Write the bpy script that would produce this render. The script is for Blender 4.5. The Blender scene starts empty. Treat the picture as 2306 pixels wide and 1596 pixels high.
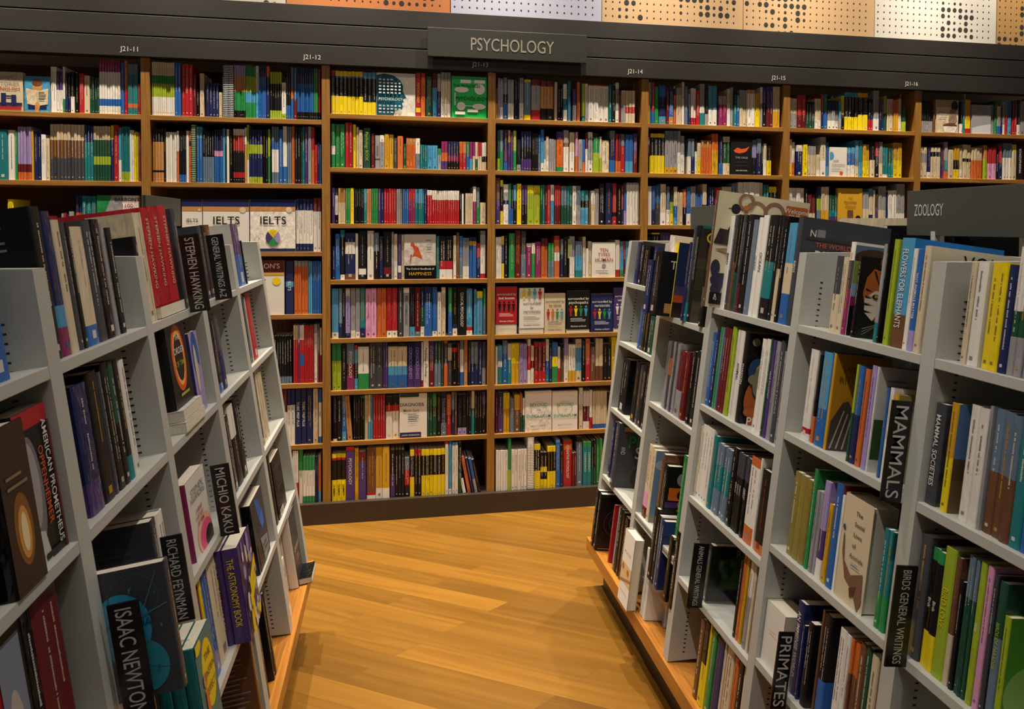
import bpy, math, random
from mathutils import Matrix, Vector
from mathutils.bvhtree import BVHTree
random.seed(7)
S = bpy.context.scene
COL = S.collection
# ------------------------------------------------------------------ camera
cam_d = bpy.data.cameras.new('camera')
cam = bpy.data.objects.new('camera', cam_d)
COL.objects.link(cam)
YAW, PITCH, ROLL = .1712, .0241, -.0040
_r = Vector((math.cos(YAW), -math.sin(YAW), 0)); _d = Vector((math.sin(YAW), math.cos(YAW), 0)); _u = Vector((0, 0, 1))
_f = _d * math.cos(PITCH) - _u * math.sin(PITCH); _u2 = _u * math.cos(PITCH) + _d * math.sin(PITCH)
_r3 = _r * math.cos(ROLL) - _u2 * math.sin(ROLL); _u3 = _u2 * math.cos(ROLL) + _r * math.sin(ROLL)
EYE = Vector((0, 0, 1.437))
cam.matrix_world = Matrix(((_r3.x, _u3.x, -_f.x, EYE.x), (_r3.y, _u3.y, -_f.y, EYE.y), (_r3.z, _u3.z, -_f.z, EYE.z), (0, 0, 0, 1)))
cam_d.sensor_width = 36
cam_d.lens = 1531.5 / 2306 * 36
cam_d.shift_y = -(798 - 544.35) / 2306
cam_d.clip_start = .05
cam_d.dof.use_dof = True
cam_d.dof.focus_distance = 3.3
cam_d.dof.aperture_fstop = 20.0
S.camera = cam
# ------------------------------------------------------------------ world, lamps, exposure
S.view_settings.view_transform = 'Standard'
S.view_settings.look = 'None'
S.view_settings.gamma = 1
S.view_settings.exposure = 1.0
try: S.view_settings.use_curve_mapping = False
except Exception: pass
S.cycles.use_denoising = True
S.cycles.max_bounces = 6
S.cycles.diffuse_bounces = 3
S.cycles.glossy_bounces = 3
wd = bpy.data.worlds.new('shop_ambience'); S.world = wd; wd.use_nodes = True
wd.node_tree.nodes['Background'].inputs[0].default_value = (1.0, .92, .82, 1)
wd.node_tree.nodes['Background'].inputs[1].default_value = .035

def spot(x, y, z, tx, ty, tz, watts, deg, blend, size, rgb=(1, .86, .68)):
    d = bpy.data.lights.new('ceiling_spot', 'SPOT'); d.energy = watts; d.spot_size = math.radians(deg); d.spot_blend = blend
    d.shadow_soft_size = size; d.color = rgb
    o = bpy.data.objects.new('ceiling_spot', d); COL.objects.link(o); o.location = (x, y, z)
    o.rotation_euler = (Vector((tx, ty, tz)) - Vector((x, y, z))).to_track_quat('-Z', 'Y').to_euler()
    return o

def area(x, y, z, sx, sy, watts, rgb):
    d = bpy.data.lights.new('overhead_fill', 'AREA'); d.shape = 'RECTANGLE'; d.size = sx; d.size_y = sy; d.energy = watts; d.color = rgb
    o = bpy.data.objects.new('overhead_fill', d); COL.objects.link(o); o.location = (x, y, z)
    return o
# track spots that wash the wall of books
for x in (-2.3, -1.5, -.7, .1, .9, 1.7, 2.5, 3.3):
    spot(x, 2.98, 3.95, x + .04, 3.3, 1.0, 165, 66, .7, .02)
# spots over the aisle and the low racks
spot(.25, 2.2, 3.95, .3, 2.75, 0, 60, 62, .9, .05)
spot(-.15, .55, 3.9, .95, 1.15,   .8, 105, 44, .7, .015, (1, .91, .79))
spot(-.10, 1.75, 3.9, .90, 2.0, .7, 58, 44, .7, .015, (1, .91, .79))
spot(.55, .75, 3.9, -.45, 1.25, .8, 66, 44, .7, .015, (1, .91, .79))
spot(.55, 1.9, 3.9, -.40, 2.0, .7, 44, 44, .7, .015, (1, .91, .79))
spot(2.2, 1.4, 3.95, 2.0, 1.5, .6, 20, 95, .9, .06, (1, .92, .82))
spot(-1.6, 1.4, 3.95, -1.5, 1.5, .6, 20, 95, .9, .06, (1, .92, .82))
area(.25, -1.2, 3.9, 2.2, 1.6, 12, (1, .92, .82))  # added soft fill for ambient brightness, stands for no ceiling fixture

# ------------------------------------------------------------------ colours and materials
def lin(h):
    h = h.lstrip('#'); c = [int(h[i:i + 2], 16) / 255 for i in (0, 2, 4)]
    return tuple((v / 12.92 if v <= .04045 else ((v + .055) / 1.055) ** 2.4) for v in c)
PAL = {'k': '141416', 'w': 'e6e2da', 'c': 'd3c3a4', 'y': 'ead01c', 'r': 'b0242c', 'd': '671c22', 'o': 'cc6a30', 'g': '2b8a4a', 'l': '9fb52e',
       'e': '1f4d3a', 't': '1f7a80', 'b': '2a63ae', 'n': '1f2859', 's': '4c98c4', 'p': '4c3674', 'v': 'a08ec6', 'm': '8a2a60', 'P': 'dd9cc4',
       'q': '97969a', 'Q': '41434b', 'u': '6d4933', 'a': 'c08a52', 'G': 'cf9f26', 'z': '64798f', 'O': '8c813f'}
NAME = {'k': 'black', 'w': 'white', 'c': 'cream', 'y': 'yellow', 'r': 'red', 'd': 'maroon', 'o': 'orange', 'g': 'green', 'l': 'lime', 'e': 'bottle-green',
        't': 'teal', 'b': 'blue', 'n': 'navy', 's': 'sky-blue', 'p': 'purple', 'v': 'lilac', 'm': 'magenta', 'P': 'pink', 'q': 'grey', 'Q': 'charcoal',
        'u': 'brown', 'a': 'tan', 'G': 'ochre', 'z': 'slate-blue', 'O': 'olive'}
LIN = {k: lin(v) for k, v in PAL.items()}
def C(c):
    if isinstance(c, tuple): return c
    return LIN[c] if c in LIN else lin(c)

def mat(name, rgb=(.5, .5, .5), rough=.5, metal=0, spec=.5):
    m = bpy.data.materials.new(name); m.use_nodes = True
    b = m.node_tree.nodes['Principled BSDF']
    b.inputs['Base Color'].default_value = (*rgb, 1); b.inputs['Roughness'].default_value = rough
    b.inputs['Metallic'].default_value = metal; b.inputs['Specular IOR Level'].default_value = spec
    return m, m.node_tree.nodes, m.node_tree.links, b
def printed(name, rough, bump, scale):
    m, N, L, b = mat(name, rough=rough, spec=.4)
    a = N.new('ShaderNodeAttribute'); a.attribute_name = 'Col'
    L.new(a.outputs['Color'], b.inputs['Base Color'])
    if bump:
        g = N.new('ShaderNodeNewGeometry')
        n = N.new('ShaderNodeTexNoise'); n.inputs['Scale'].default_value = scale; n.inputs['Detail'].default_value = 2
        mp = N.new('ShaderNodeMapping'); mp.inputs['Scale'].default_value = (1, 1, .35)
        L.new(g.outputs['Position'], mp.inputs['Vector']); L.new(mp.outputs['Vector'], n.inputs['Vector'])
        bp = N.new('ShaderNodeBump'); bp.inputs['Strength'].default_value = bump; bp.inputs['Distance'].default_value = .004
        L.new(n.outputs['Fac'], bp.inputs['Height']); L.new(bp.outputs['Normal'], b.inputs['Normal'])
    return m
M_PRINT = printed('printed_card', .40, 0, 0)
M_WRAP = printed('printed_card_in_film', .13, .9, 60)
M_INK = printed('printed_ink', .5, 0, 0)
m, N, L, b = mat('page_edges', C('c'), .85)
wv = N.new('ShaderNodeTexNoise'); wv.inputs['Scale'].default_value = 900
gm = N.new('ShaderNodeTexCoord'); cr = N.new('ShaderNodeValToRGB')
cr.color_ramp.elements[0].color = (.55, .49, .38, 1); cr.color_ramp.elements[1].color = (.80, .75, .64, 1)
mp = N.new('ShaderNodeMapping'); mp.inputs['Scale'].default_value = (1, .02, .02)
L.new(gm.outputs['Object'], mp.inputs[0]); L.new(mp.outputs[0], wv.inputs['Vector']); L.new(wv.outputs['Fac'], cr.inputs[0]); L.new(cr.outputs[0], b.inputs['Base Color'])
M_PAGE = m
def wood(name, c1, c2, axis, rough=.42, scale=9):
    m, N, L, b = mat(name, rough=rough)
    tc = N.new('ShaderNodeTexCoord'); mp = N.new('ShaderNodeMapping'); sc = [11, 11, 11]; sc[axis] = .55
    mp.inputs['Scale'].default_value = sc
    n = N.new('ShaderNodeTexNoise'); n.inputs['Scale'].default_value = scale; n.inputs['Detail'].default_value = 6; n.inputs['Distortion'].default_value = .6
    cr = N.new('ShaderNodeValToRGB'); cr.color_ramp.elements[0].position = .32; cr.color_ramp.elements[1].position = .7
    cr.color_ramp.elements[0].color = (*c1, 1); cr.color_ramp.elements[1].color = (*c2, 1)
    L.new(tc.outputs['Object'], mp.inputs[0]); L.new(mp.outputs[0], n.inputs['Vector']); L.new(n.outputs['Fac'], cr.inputs[0]); L.new(cr.outputs[0], b.inputs['Base Color'])
    bp = N.new('ShaderNodeBump'); bp.inputs['Strength'].default_value = .08; L.new(n.outputs['Fac'], bp.inputs['Height']); L.new(bp.outputs[0], b.inputs['Normal'])
    return m
OAK1, OAK2 = lin('855c28'), lin('a97b38')
M_OAK_X = wood('oak_along_shelf', OAK1, OAK2, 0)
M_OAK_Z = wood('oak_upright', OAK1, OAK2, 2)
M_OAK_Y = wood('oak_plinth', lin('a8682a'), lin('c98b3c'), 1, .3)
M_BACK = wood('dark_oak_back', lin('4a2f19'), lin('6b4523'), 2, .6)
def plain(name, hexc, rough, metal=0, noise=.06, scale=300, spec=.5):
    m, N, L, b = mat(name, lin(hexc), rough, metal, spec)
    tc = N.new('ShaderNodeTexCoord'); n = N.new('ShaderNodeTexNoise'); n.inputs['Scale'].default_value = scale
    L.new(tc.outputs['Object'], n.inputs['Vector'])
    mx = N.new('ShaderNodeHueSaturation'); mx.inputs['Color'].default_value = (*lin(hexc), 1)
    mr = N.new('ShaderNodeMapRange'); mr.inputs['To Min'].default_value = 1 - noise; mr.inputs['To Max'].default_value = 1 + noise
    L.new(n.outputs['Fac'], mr.inputs[0]); L.new(mr.outputs[0], mx.inputs['Value']); L.new(mx.outputs[0], b.inputs['Base Color'])
    return m
M_STEEL = plain('grey_painted_steel', 'b8b9b3', .42)
M_SLOT = plain('slot_shadow', '1c1b1a', .9)
M_FASCIA = plain('dark_brown_laminate', '1c1917', .55)
M_GROOVE = plain('black_groove', '0b0a0a', .8)
M_KICK = plain('dark_plinth_laminate', '392f27', .4)
M_SIGN = plain('sign_panel_dark', '33342e', .35)
M_ZOO = plain('sign_panel_grey', '464a46', .4)
M_LETTER = plain('pale_lettering', 'c9c6bf', .5)
M_GREYLET = plain('grey_sign_lettering', '8d887e', .5)
M_BLACK = plain('black_plastic', '141315', .3)
M_CEIL = plain('dark_ceiling_paint', '2c2927', .9)
M_WHITEWALL = plain('upper_wall_paint', 'b9aa96', .9)
m, N, L, b = mat('clear_acrylic', (.95, .96, .97), .04); b.inputs['Transmission Weight'].default_value = 1; b.inputs['Alpha'].default_value = .25
M_ACRYLIC = m
# floor: narrow oak planks laid on the slant, ends cut on the other slant
m, N, L, b = mat('slanted_oak_planks', rough=.33)
g = N.new('ShaderNodeNewGeometry')
a1, a2 = math.radians(-29.6), math.radians(31)
e1 = (math.cos(a1), math.sin(a1)); e2 = (math.cos(a2), math.sin(a2)); det = e1[0] * e2[1] - e1[1] * e2[0]
d1 = (e2[1] / det, -e2[0] / det); d2 = (-e1[1] / det, e1[0] / det)
def dot(v):
    n = N.new('ShaderNodeVectorMath'); n.operation = 'DOT_PRODUCT'; n.inputs[1].default_value = (*v, 0)
    L.new(g.outputs['Position'], n.inputs[0]); return n.outputs['Value']
cx = N.new('ShaderNodeCombineXYZ'); L.new(dot(d1), cx.inputs[0]); L.new(dot(d2), cx.inputs[1])
off = N.new('ShaderNodeVectorMath'); off.operation = 'ADD'; off.inputs[1].default_value = (.46, .035, 0); L.new(cx.outputs[0], off.inputs[0])
br = N.new('ShaderNodeTexBrick'); br.offset = .37; br.offset_frequency = 2
for k, v in (('Scale', 1), ('Mortar Size', .0008), ('Mortar Smooth', .1), ('Bias', 0), ('Brick Width', .886), ('Row Height', .1)): br.inputs[k].default_value = v
br.inputs['Color1'].default_value = (0, 0, 0, 1); br.inputs['Color2'].default_value = (1, 1, 1, 1); br.inputs['Mortar'].default_value = (.5, .5, .5, 1)
L.new(off.outputs[0], br.inputs['Vector'])
cx2 = N.new('ShaderNodeCombineXYZ'); L.new(dot(e1), cx2.inputs[0]); L.new(dot((-e1[1], e1[0])), cx2.inputs[1]); L.new(br.outputs['Color'], cx2.inputs[2])
mp = N.new('ShaderNodeMapping'); mp.inputs['Scale'].default_value = (.8, 15, 9); L.new(cx2.outputs[0], mp.inputs[0])
n = N.new('ShaderNodeTexNoise'); n.inputs['Scale'].default_value = 1.4; n.inputs['Detail'].default_value = 6; n.inputs['Distortion'].default_value = 1.4; L.new(mp.outputs[0], n.inputs['Vector'])
cr = N.new('ShaderNodeValToRGB'); cr.color_ramp.elements[0].position = .2; cr.color_ramp.elements[1].position = .85
cr.color_ramp.elements[0].color = (*lin('724c15'), 1); cr.color_ramp.elements[1].color = (*lin('946925'), 1)
L.new(n.outputs['Fac'], cr.inputs[0])
hs = N.new('ShaderNodeHueSaturation'); mr = N.new('ShaderNodeMapRange'); mr.inputs['To Min'].default_value = .70; mr.inputs['To Max'].default_value = 1.2
L.new(br.outputs['Color'], mr.inputs[0]); L.new(mr.outputs[0], hs.inputs['Value']); L.new(cr.outputs[0], hs.inputs['Color'])
mx = N.new('ShaderNodeMix'); mx.data_type = 'RGBA'; mx.inputs['B'].default_value = (.09, .045, .015, 1)
mf = N.new('ShaderNodeMath'); mf.operation = 'MULTIPLY'; mf.inputs[1].default_value = .6; L.new(br.outputs['Fac'], mf.inputs[0])
L.new(mf.outputs[0], mx.inputs['Factor']); L.new(hs.outputs[0], mx.inputs['A']); L.new(mx.outputs['Result'], b.inputs['Base Color'])
M_FLOOR = m

# ------------------------------------------------------------------ mesh helpers
class MB:
    """collects faces with a colour and a material slot each and links them as ONE mesh object"""
    def __init__(s): s.v = []; s.f = []; s.c = []; s.m = []; s.M = None
    def face(s, pts, col=(1, 1, 1), mi=0):
        i = len(s.v)
        s.v.extend((s.M @ Vector(p))[:] if s.M else tuple(p) for p in pts)
        s.f.append(tuple(range(i, i + len(pts)))); s.c.append(col); s.m.append(mi)
    def tris(s, pts, faces, col, mi=0):
        i = len(s.v)
        s.v.extend((s.M @ Vector(p))[:] if s.M else tuple(p) for p in pts)
        for f in faces: s.f.append(tuple(i + k for k in f)); s.c.append(col); s.m.append(mi)
    def box(s, a, b, col=(1, 1, 1), mi=0):
        x0, y0, z0 = a; x1, y1, z1 = b
        P = [(x0, y0, z0), (x1, y0, z0), (x1, y1, z0), (x0, y1, z0), (x0, y0, z1), (x1, y0, z1), (x1, y1, z1), (x0, y1, z1)]
        s.tris(P, [(0, 3, 2, 1), (4, 5, 6, 7), (0, 1, 5, 4), (1, 2, 6, 5), (2, 3, 7, 6), (3, 0, 4, 7)], col, mi)
    def build(s, name, mats, parent=None, bevel=0):
        me = bpy.data.meshes.new(name); me.from_pydata(s.v, [], s.f)
        for m in (mats if isinstance(mats, (list, tuple)) else [mats]): me.materials.append(m)
        me.polygons.foreach_set('material_index', s.m)
        at = me.color_attributes.new('Col', 'FLOAT_COLOR', 'CORNER')
        buf = []
        for f, c in zip(s.f, s.c): buf.extend((*c, 1.0) * len(f))
        at.data.foreach_set('color', buf)
        me.update()
        o = bpy.data.objects.new(name, me); COL.objects.link(o)
        if parent: o.parent = parent
        if bevel:
            md = o.modifiers.new('edge', 'BEVEL'); md.width = bevel; md.segments = 2; md.limit_method = 'ANGLE'
        return o
def tag(o, label=None, cat=None, group=None, kind=None):
    for k, v in (('label', label), ('category', cat), ('group', group), ('kind', kind)):
        if v: o[k] = v
    return o
def empty(name, M=None):
    o = bpy.data.objects.new(name, None); COL.objects.link(o); o.empty_display_size = .05
    if M is not None: o.matrix_world = M
    return o
_txt = {}
def text(s):
    """outline of a line of lettering: (points, faces, width) at em size 1"""
    if s not in _txt:
        cu = bpy.data.curves.new('lettering', 'FONT'); cu.body = s; cu.resolution_u = 3; cu.offset = .004
        o = bpy.data.objects.new('lettering', cu); COL.objects.link(o)
        me = o.evaluated_get(bpy.context.evaluated_depsgraph_get()).to_mesh()
        P = [(v.co.x, v.co.y) for v in me.vertices]; F = [tuple(p.vertices) for p in me.polygons]
        o.to_mesh_clear(); bpy.data.objects.remove(o); bpy.data.curves.remove(cu)
        w = max((p[0] for p in P), default=1)
        _txt[s] = (P, F, w)
    return _txt[s]
def put_text(mb, s, o, du, dv, nrm, size, col, align='c', maxw=None, mi=0):
    """lettering s at point o, along du, up along dv, lifted along nrm; cap height is about .7*size"""
    P, F, w = text(s)
    if maxw and w * size > maxw: kx = maxw / w
    else: kx = size
    sh = -w * kx / 2 if align == 'c' else (0 if align == 'l' else -w * kx)
    o = Vector(o); du = Vector(du); dv = Vector(dv); n = Vector(nrm) * .0006
    mb.tris([o + du * (p[0] * kx + sh) + dv * ((p[1] - .35) * size) + n for p in P], F, col, mi)
# ------------------------------------------------------------------ the setting
WALLY, X0, MOD = 3.351, -1.1187, .797
b = MB(); b.box((-5, -4, -.05), (7, WALLY + .3, 0)); tag(b.build('floor', M_FLOOR), kind='structure')
b = MB(); b.box((-5, WALLY + .3, 0), (7, WALLY + .4, 4.2)); tag(b.build('wall_back', M_WHITEWALL), kind='structure')
b = MB(); b.box((-5, -4, 4.2), (7, WALLY + .4, 4.3)); tag(b.build('ceiling', M_CEIL), kind='structure')
b = MB(); b.box((X0 - MOD * 1.02, WALLY - .02, 0), (X0 + 6 * MOD, WALLY - .0005, .0995)); tag(b.build('baseboard_back', M_KICK), kind='structure')
OCC = []           # boxes that stand in front of books, for choosing the books that show largest
def obox(M, a, b_): OCC.append((M, a, b_))
# perforated panels above the fascia
PX = [-2.067, -1.287, -.507, .273, 1.05, 1.832, 2.614, 3.393, 4.173]
PC = ['b2ada5', 'b2ada5', 'ae6730', 'a3a5bb', 'b59670', 'b59670', 'bfbcb5', 'a27f4e']
PL = ['white', 'white', 'orange wood', 'pale lilac', 'cream', 'cream', 'white', 'tan']
PW = ['farthest left', 'left of the orange wood panel', 'left of the section sign', 'right above the section sign',
      'just right of the lilac panel', 'between the cream and the white panels', 'beyond the cream panels', 'farthest right, beside the white panel']
for i in range(8):
    b = MB(); x0, x1 = PX[i] + .002, PX[i + 1] - .002; y = WALLY + .04
    b.box((x0, y, 2.4655), (x1, y + .018, 3.25))
    cxs = [(random.uniform(x0, x1), random.uniform(2.5, 2.75), random.uniform(.04, .16), random.uniform(.03, .1)) for _ in range(4)]
    if i == 3: cxs = []
    nx = int((x1 - x0) / .0372)
    for ix in range(nx):
        for iz in range(21):
            x = x0 + .0186 + ix * .0372; z = 2.482 + iz * .036
            rr = .0042
            for c in cxs:
                if abs(x - c[0]) < c[2] and abs(z - c[1]) < c[3]: rr = random.choice((.0042, .008, .0125, .014))
            P = [(x + rr * math.cos(k * math.pi / 5), y - .0008, z + rr * math.sin(k * math.pi / 5)) for k in range(10)]
            b.face(P, mi=1)
    M_ = plain('perforated_' + PL[i].replace(' ', '_'), PC[i], .6)
    tag(b.build('perforated_panel', [M_, M_SLOT]), '%s perforated acoustic panel above the fascia, %s' % (PL[i], PW[i]), 'wall panel', 'perforated panels above the fascia')
# dark fascia with grooves and bay numbers
fy = WALLY - .014; kz = .996
def fz(z): return 1.437 + (z - 1.437) * kz
fas = tag(empty('header_fascia', Matrix.Translation((1.2, fy, fz(2.197)))), 'dark brown grooved fascia running along the top of the wall bookcases', 'fascia')
fo = Vector((1.2, fy, fz(2.197)))
gz = [2.197, 2.287, 2.2925, 2.3845, 2.390, 2.474]
for z0, z1 in ((gz[0], gz[1]), (gz[2], gz[3]), (gz[4], gz[5])):
    b = MB(); b.box((X0 - MOD * 1.03 - fo.x, 0, fz(z0) - fo.z), (X0 + 6 * MOD - fo.x, .0118, fz(z1) - fo.z)); b.build('fascia_board', M_FASCIA, fas, .0015)
b = MB(); b.box((X0 - MOD * 1.03 - fo.x, .012, .0), (X0 + 6 * MOD - fo.x, .052, fz(2.474) - fo.z - .002)); b.build('fascia_core', M_GROOVE, fas)
for i, s in enumerate(('J21-11', 'J21-12', 'J21-13', 'J21-14', 'J21-15', 'J21-16')):
    b = MB(); put_text(b, s, (X0 + i * MOD - .060 - fo.x, -.0005, fz(2.229) - fo.z), (1, 0, 0), (0, 0, 1), (0, -1, 0), .031, C('w'))
    b.build('bay_number', M_LETTER, fas)['label'] = 'small pale bay number on the fascia'
sg = tag(empty('section_sign', Matrix.Translation((.554, fy - .022, 2.25))), 'dark section sign with grey PSYCHOLOGY lettering fixed on the fascia', 'sign')
b = MB(); b.box((-.397, -.004, .0), (.395, .012, .138)); b.build('sign_panel', M_SIGN, sg, .0015)
b = MB(); put_text(b, 'PSYCHOLOGY', (.017, -.0045, .068), (1, 0, 0), (0, 0, 1), (0, -1, 0), .088, C('w'), maxw=.418); b.build('sign_lettering', M_GREYLET, sg)
b = MB(); b.box((-.2, .012, .04), (.2, .0215, .10)); b.build('sign_mount', M_BLACK, sg)

# ------------------------------------------------------------------ oak wall bookcases
ZA = {1: 1.934, 2: 1.630, 3: 1.308, 4: 1.009, 5: .678, 6: .383, 7: .10}
ZB = {1: 1.966, 2: 1.710, 3: 1.442, 4: 1.172, 5: .889, 6: .637, 7: .39, 8: .10}
ORD = ['', 'first', 'second', 'third', 'fourth', 'fifth', 'sixth', 'seventh', 'eighth', 'ninth', 'tenth', 'eleventh', 'twelfth', 'thirteenth', 'fourteenth', 'fifteenth', 'sixteenth', 'seventeenth', 'eighteenth', 'nineteenth', 'twentieth']
def ordn(n):
    if n <= 20: return ORD[n]
    tens = {2: 'twenty', 3: 'thirty', 4: 'forty', 5: 'fifty', 6: 'sixty'}[n // 10]
    return tens + '-' + ORD[n % 10] if n % 10 else tens.replace('y', 'ieth')
for c in range(7):
    xa, xb = X0 + (c - 1) * MOD, X0 + c * MOD
    cen = (xa + xb) / 2
    bc = tag(empty('bookcase', Matrix.Translation((cen, WALLY, .098))),
             'oak wall bookcase full of books, %s from left%s' % (ORD[c + 1], {2: ', under the PSYCHOLOGY sign', 3: ', right of the PSYCHOLOGY sign', 1: ', behind the left grey rack'}.get(c, ', partly behind the right grey rack' if c > 3 else '')), 'bookcase', 'oak bookcases along the wall')
    for s, z0 in ((-1, 0), (1, 0)):
        xx = s * (MOD / 2 - .0095)
        b = MB(); b.box((xx - .0093, 0, 0), (xx + .0093, .26, 2.1935 - .098)); b.build('side_panel', M_OAK_Z, bc, .001)
    b = MB(); b.box((-MOD / 2 + .019, .262, 0), (MOD / 2 - .019, .272, 2.1935 - .098)); b.build('back_panel', M_BACK, bc)
    for l, z in (ZA if c < 2 else ZB).items():
        b = MB(); b.box((-MOD / 2 + .019, .001, z - .022 - .098), (MOD / 2 - .019, .262, z - .098))
        b.build('shelf', M_OAK_X if z > .11 else M_KICK, bc, .0012)
        obox(Matrix.Translation((cen, WALLY, .098)), (-MOD / 2 + .019, .001, z - .022 - .098), (MOD / 2 - .019, .262, z - .098))

# ------------------------------------------------------------------ slanted steel racks
LA, LB, RA, RB = -.2632, -.143, .7424, .1245
def frame(side):
    if side == 'L':
        n = math.sqrt(1 + LB * LB); x, y, z, o = Vector((0, 1, 0)), Vector((-1, 0, LB)) / n, Vector((LB, 0, 1)) / n, Vector((LA, 0, 0))
    else:
        n = math.sqrt(1 + RB * RB); x, y, z, o = Vector((0, -1, 0)), Vector((1, 0, -RB)) / n, Vector((RB, 0, 1)) / n, Vector((RA, 0, 0))
    return Matrix(((x.x, y.x, z.x, o.x), (x.y, y.y, z.y, o.y), (x.z, y.z, z.z, o.z), (0, 0, 0, 1))), n
FR = {'L': frame('L'), 'R': frame('R')}
UPS = {'L': [(2.42, .036), (2.034, .036), (1.677, .036), (1.322, .030), (.968, .032), (.60, .032)],
       'R': [(2.537, .030), (2.172, .030), (1.806, .032), (1.393, .027), (.999, .03), (.61, .03)]}
LV = {'L': {1: 1.235, 2: 1.004, 3: .757, 4: .507, 5: .245}, 'R': {1: 1.200, 2: .960, 3: .707, 4: .450, 5: .195}}
LV2 = {('R', 2, 1): 1.126, ('R', 2, 2): .83, ('R', 3, 1): 1.19, ('R', 3, 2): .915, ('R', 3, 3): .655, ('R', 3, 4): .425, ('R', 1, 2): .972,
       ('R', 1, 3): .714, ('R', 1, 4): .452, ('L', 3, 3): .753, ('R', 2, 3): .455}
BAYW = {5: 'nearest', 4: 'second-nearest', 3: 'middle', 2: 'second-farthest', 1: 'farthest'}
XC = {'L': -.72, 'R': 1.19}
def shelf_z(side, bay, l):
    z = LV2.get((side, bay, l), LV[side][l])
    return z + (.017 if l < 5 else 0)
for side in 'LR':
    sgn = -1 if side == 'L' else 1
    A, B_ = (LA, LB) if side == 'L' else (RA, RB)
    zt = 1.378; zb = LV[side][5]
    lip = -.285 if side == 'L' else .757
    far = 2.475 if side == 'L' else 2.60
    rk = tag(empty('book_rack', Matrix.Translation((XC[side], 1.5, 0))), 'grey steel slanted book rack on an oak plinth, %s' % ('left of the aisle' if side == 'L' else 'under the ZOOLOGY sign'), 'rack')
    off = Vector((XC[side], 1.5, 0)); T0 = Matrix.Translation(-off)
    b = MB(); b.M = T0; x2 = 2 * XC[side] - lip
    pp = [(lip, zb - .05), (lip, zb), (lip + sgn * .17, zb - .025), (x2 - sgn * .17, zb - .025), (x2, zb), (x2, zb - .05)]
    if side == 'R': pp = pp[::-1]
    b.face([(p[0], .35, p[1]) for p in pp[::-1]]); b.face([(p[0], far, p[1]) for p in pp])
    for i in range(6):
        p, q = pp[i], pp[(i + 1) % 6]; b.face([(q[0], .35, q[1]), (p[0], .35, p[1]), (p[0], far, p[1]), (q[0], far, q[1])][::-1])
    b.build('plinth_board', M_OAK_Y, rk, .002)
    b = MB(); b.M = T0; li = lip + sgn * .055; x3 = 2 * XC[side] - li
    b.box((min(li, x3), .4, 0), (max(li, x3), far - .05, zb - .05)); b.build('plinth_kick', M_KICK, rk)
    b = MB(); b.M = T0; b.box((XC[side] - .006, .63, zb), (XC[side] + .006, UPS[side][0][0] + .01, zt + .002)); b.build('back_panel', M_STEEL, rk)
    obox(Matrix.Identity(4), (XC[side] - .006, .6, zb), (XC[side] + .006, 2.5, zt))
    for yk, th in UPS[side]:
        b = MB(); b.M = T0
        fb, ft = A + B_ * zb, A + B_ * zt
        pr = [(fb, zb), (ft, zt), (2 * XC[side] - ft, zt), (2 * XC[side] - fb, zb)]
        if side == 'R': pr = pr[::-1]
        pr = [(p[0], p[1]) for p in pr]
        b.face([(p[0], yk, p[1]) for p in pr]); b.face([(p[0], yk + th, p[1]) for p in reversed(pr)])
        for i in range(4):
            p, q = pr[i], pr[(i + 1) % 4]
            b.face([(p[0], yk, p[1]), (p[0], yk + th, p[1]), (q[0], yk + th, q[1]), (q[0], yk, q[1])])
        up = b.build('side_panel', M_STEEL, rk, .0012)
        b = MB(); M_, n_ = FR[side]; b.M = T0
        for yw in (.042,):
            v = zb + .03
            while v < (zt - .06) * n_:
                q = [M_ @ Vector((yk if side == 'L' else -yk, yw + dx, v + dz)) for dx, dz in ((0, 0), (.0065, 0), (.0065, .003), (0, .003))]
                b.face([(p.x, p.y - .0006, p.z) for p in (q if side == 'L' else q[::-1])]); v += .0125
        b.build('slot_strip', M_SLOT, up)
        OCC.append(('poly', [(p[0], yk, p[1]) for p in pr])); OCC.append(('poly', [(fb, yk, zb), (fb, yk + th, zb), (ft, yk + th, zt), (ft, yk, zt)]))
    M_, n_ = FR[side]
    for bay in range(1, 6):
        ya = UPS[side][bay][0] + UPS[side][bay][1]; yb = UPS[side][bay - 1][0]
        for l in (1, 2, 3, 4):
            z = shelf_z(side, bay, l)
            dep = abs(XC[side] - (A + B_ * z)) * .985 - .012
            xa, xb = (ya, yb) if side == 'L' else (-yb, -ya)
            b = MB(); b.M = T0 @ M_; b.box((xa + .0005, 0, (z - .017) * n_), (xb - .0005, dep, z * n_)); b.build('shelf', M_STEEL, rk, .001)
            obox(M_, (xa, 0, (z - .017) * n_), (xb, dep, z * n_))
    if side == 'R':     # small ledge that carries the display copies low in the second-farthest bay
        b = MB(); b.M = T0 @ M_; b.box((-2.015, -.014, .330 * n_), (-1.815, .044, .333 * n_)); b.build('display_ledge', M_ACRYLIC, rk)
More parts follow.
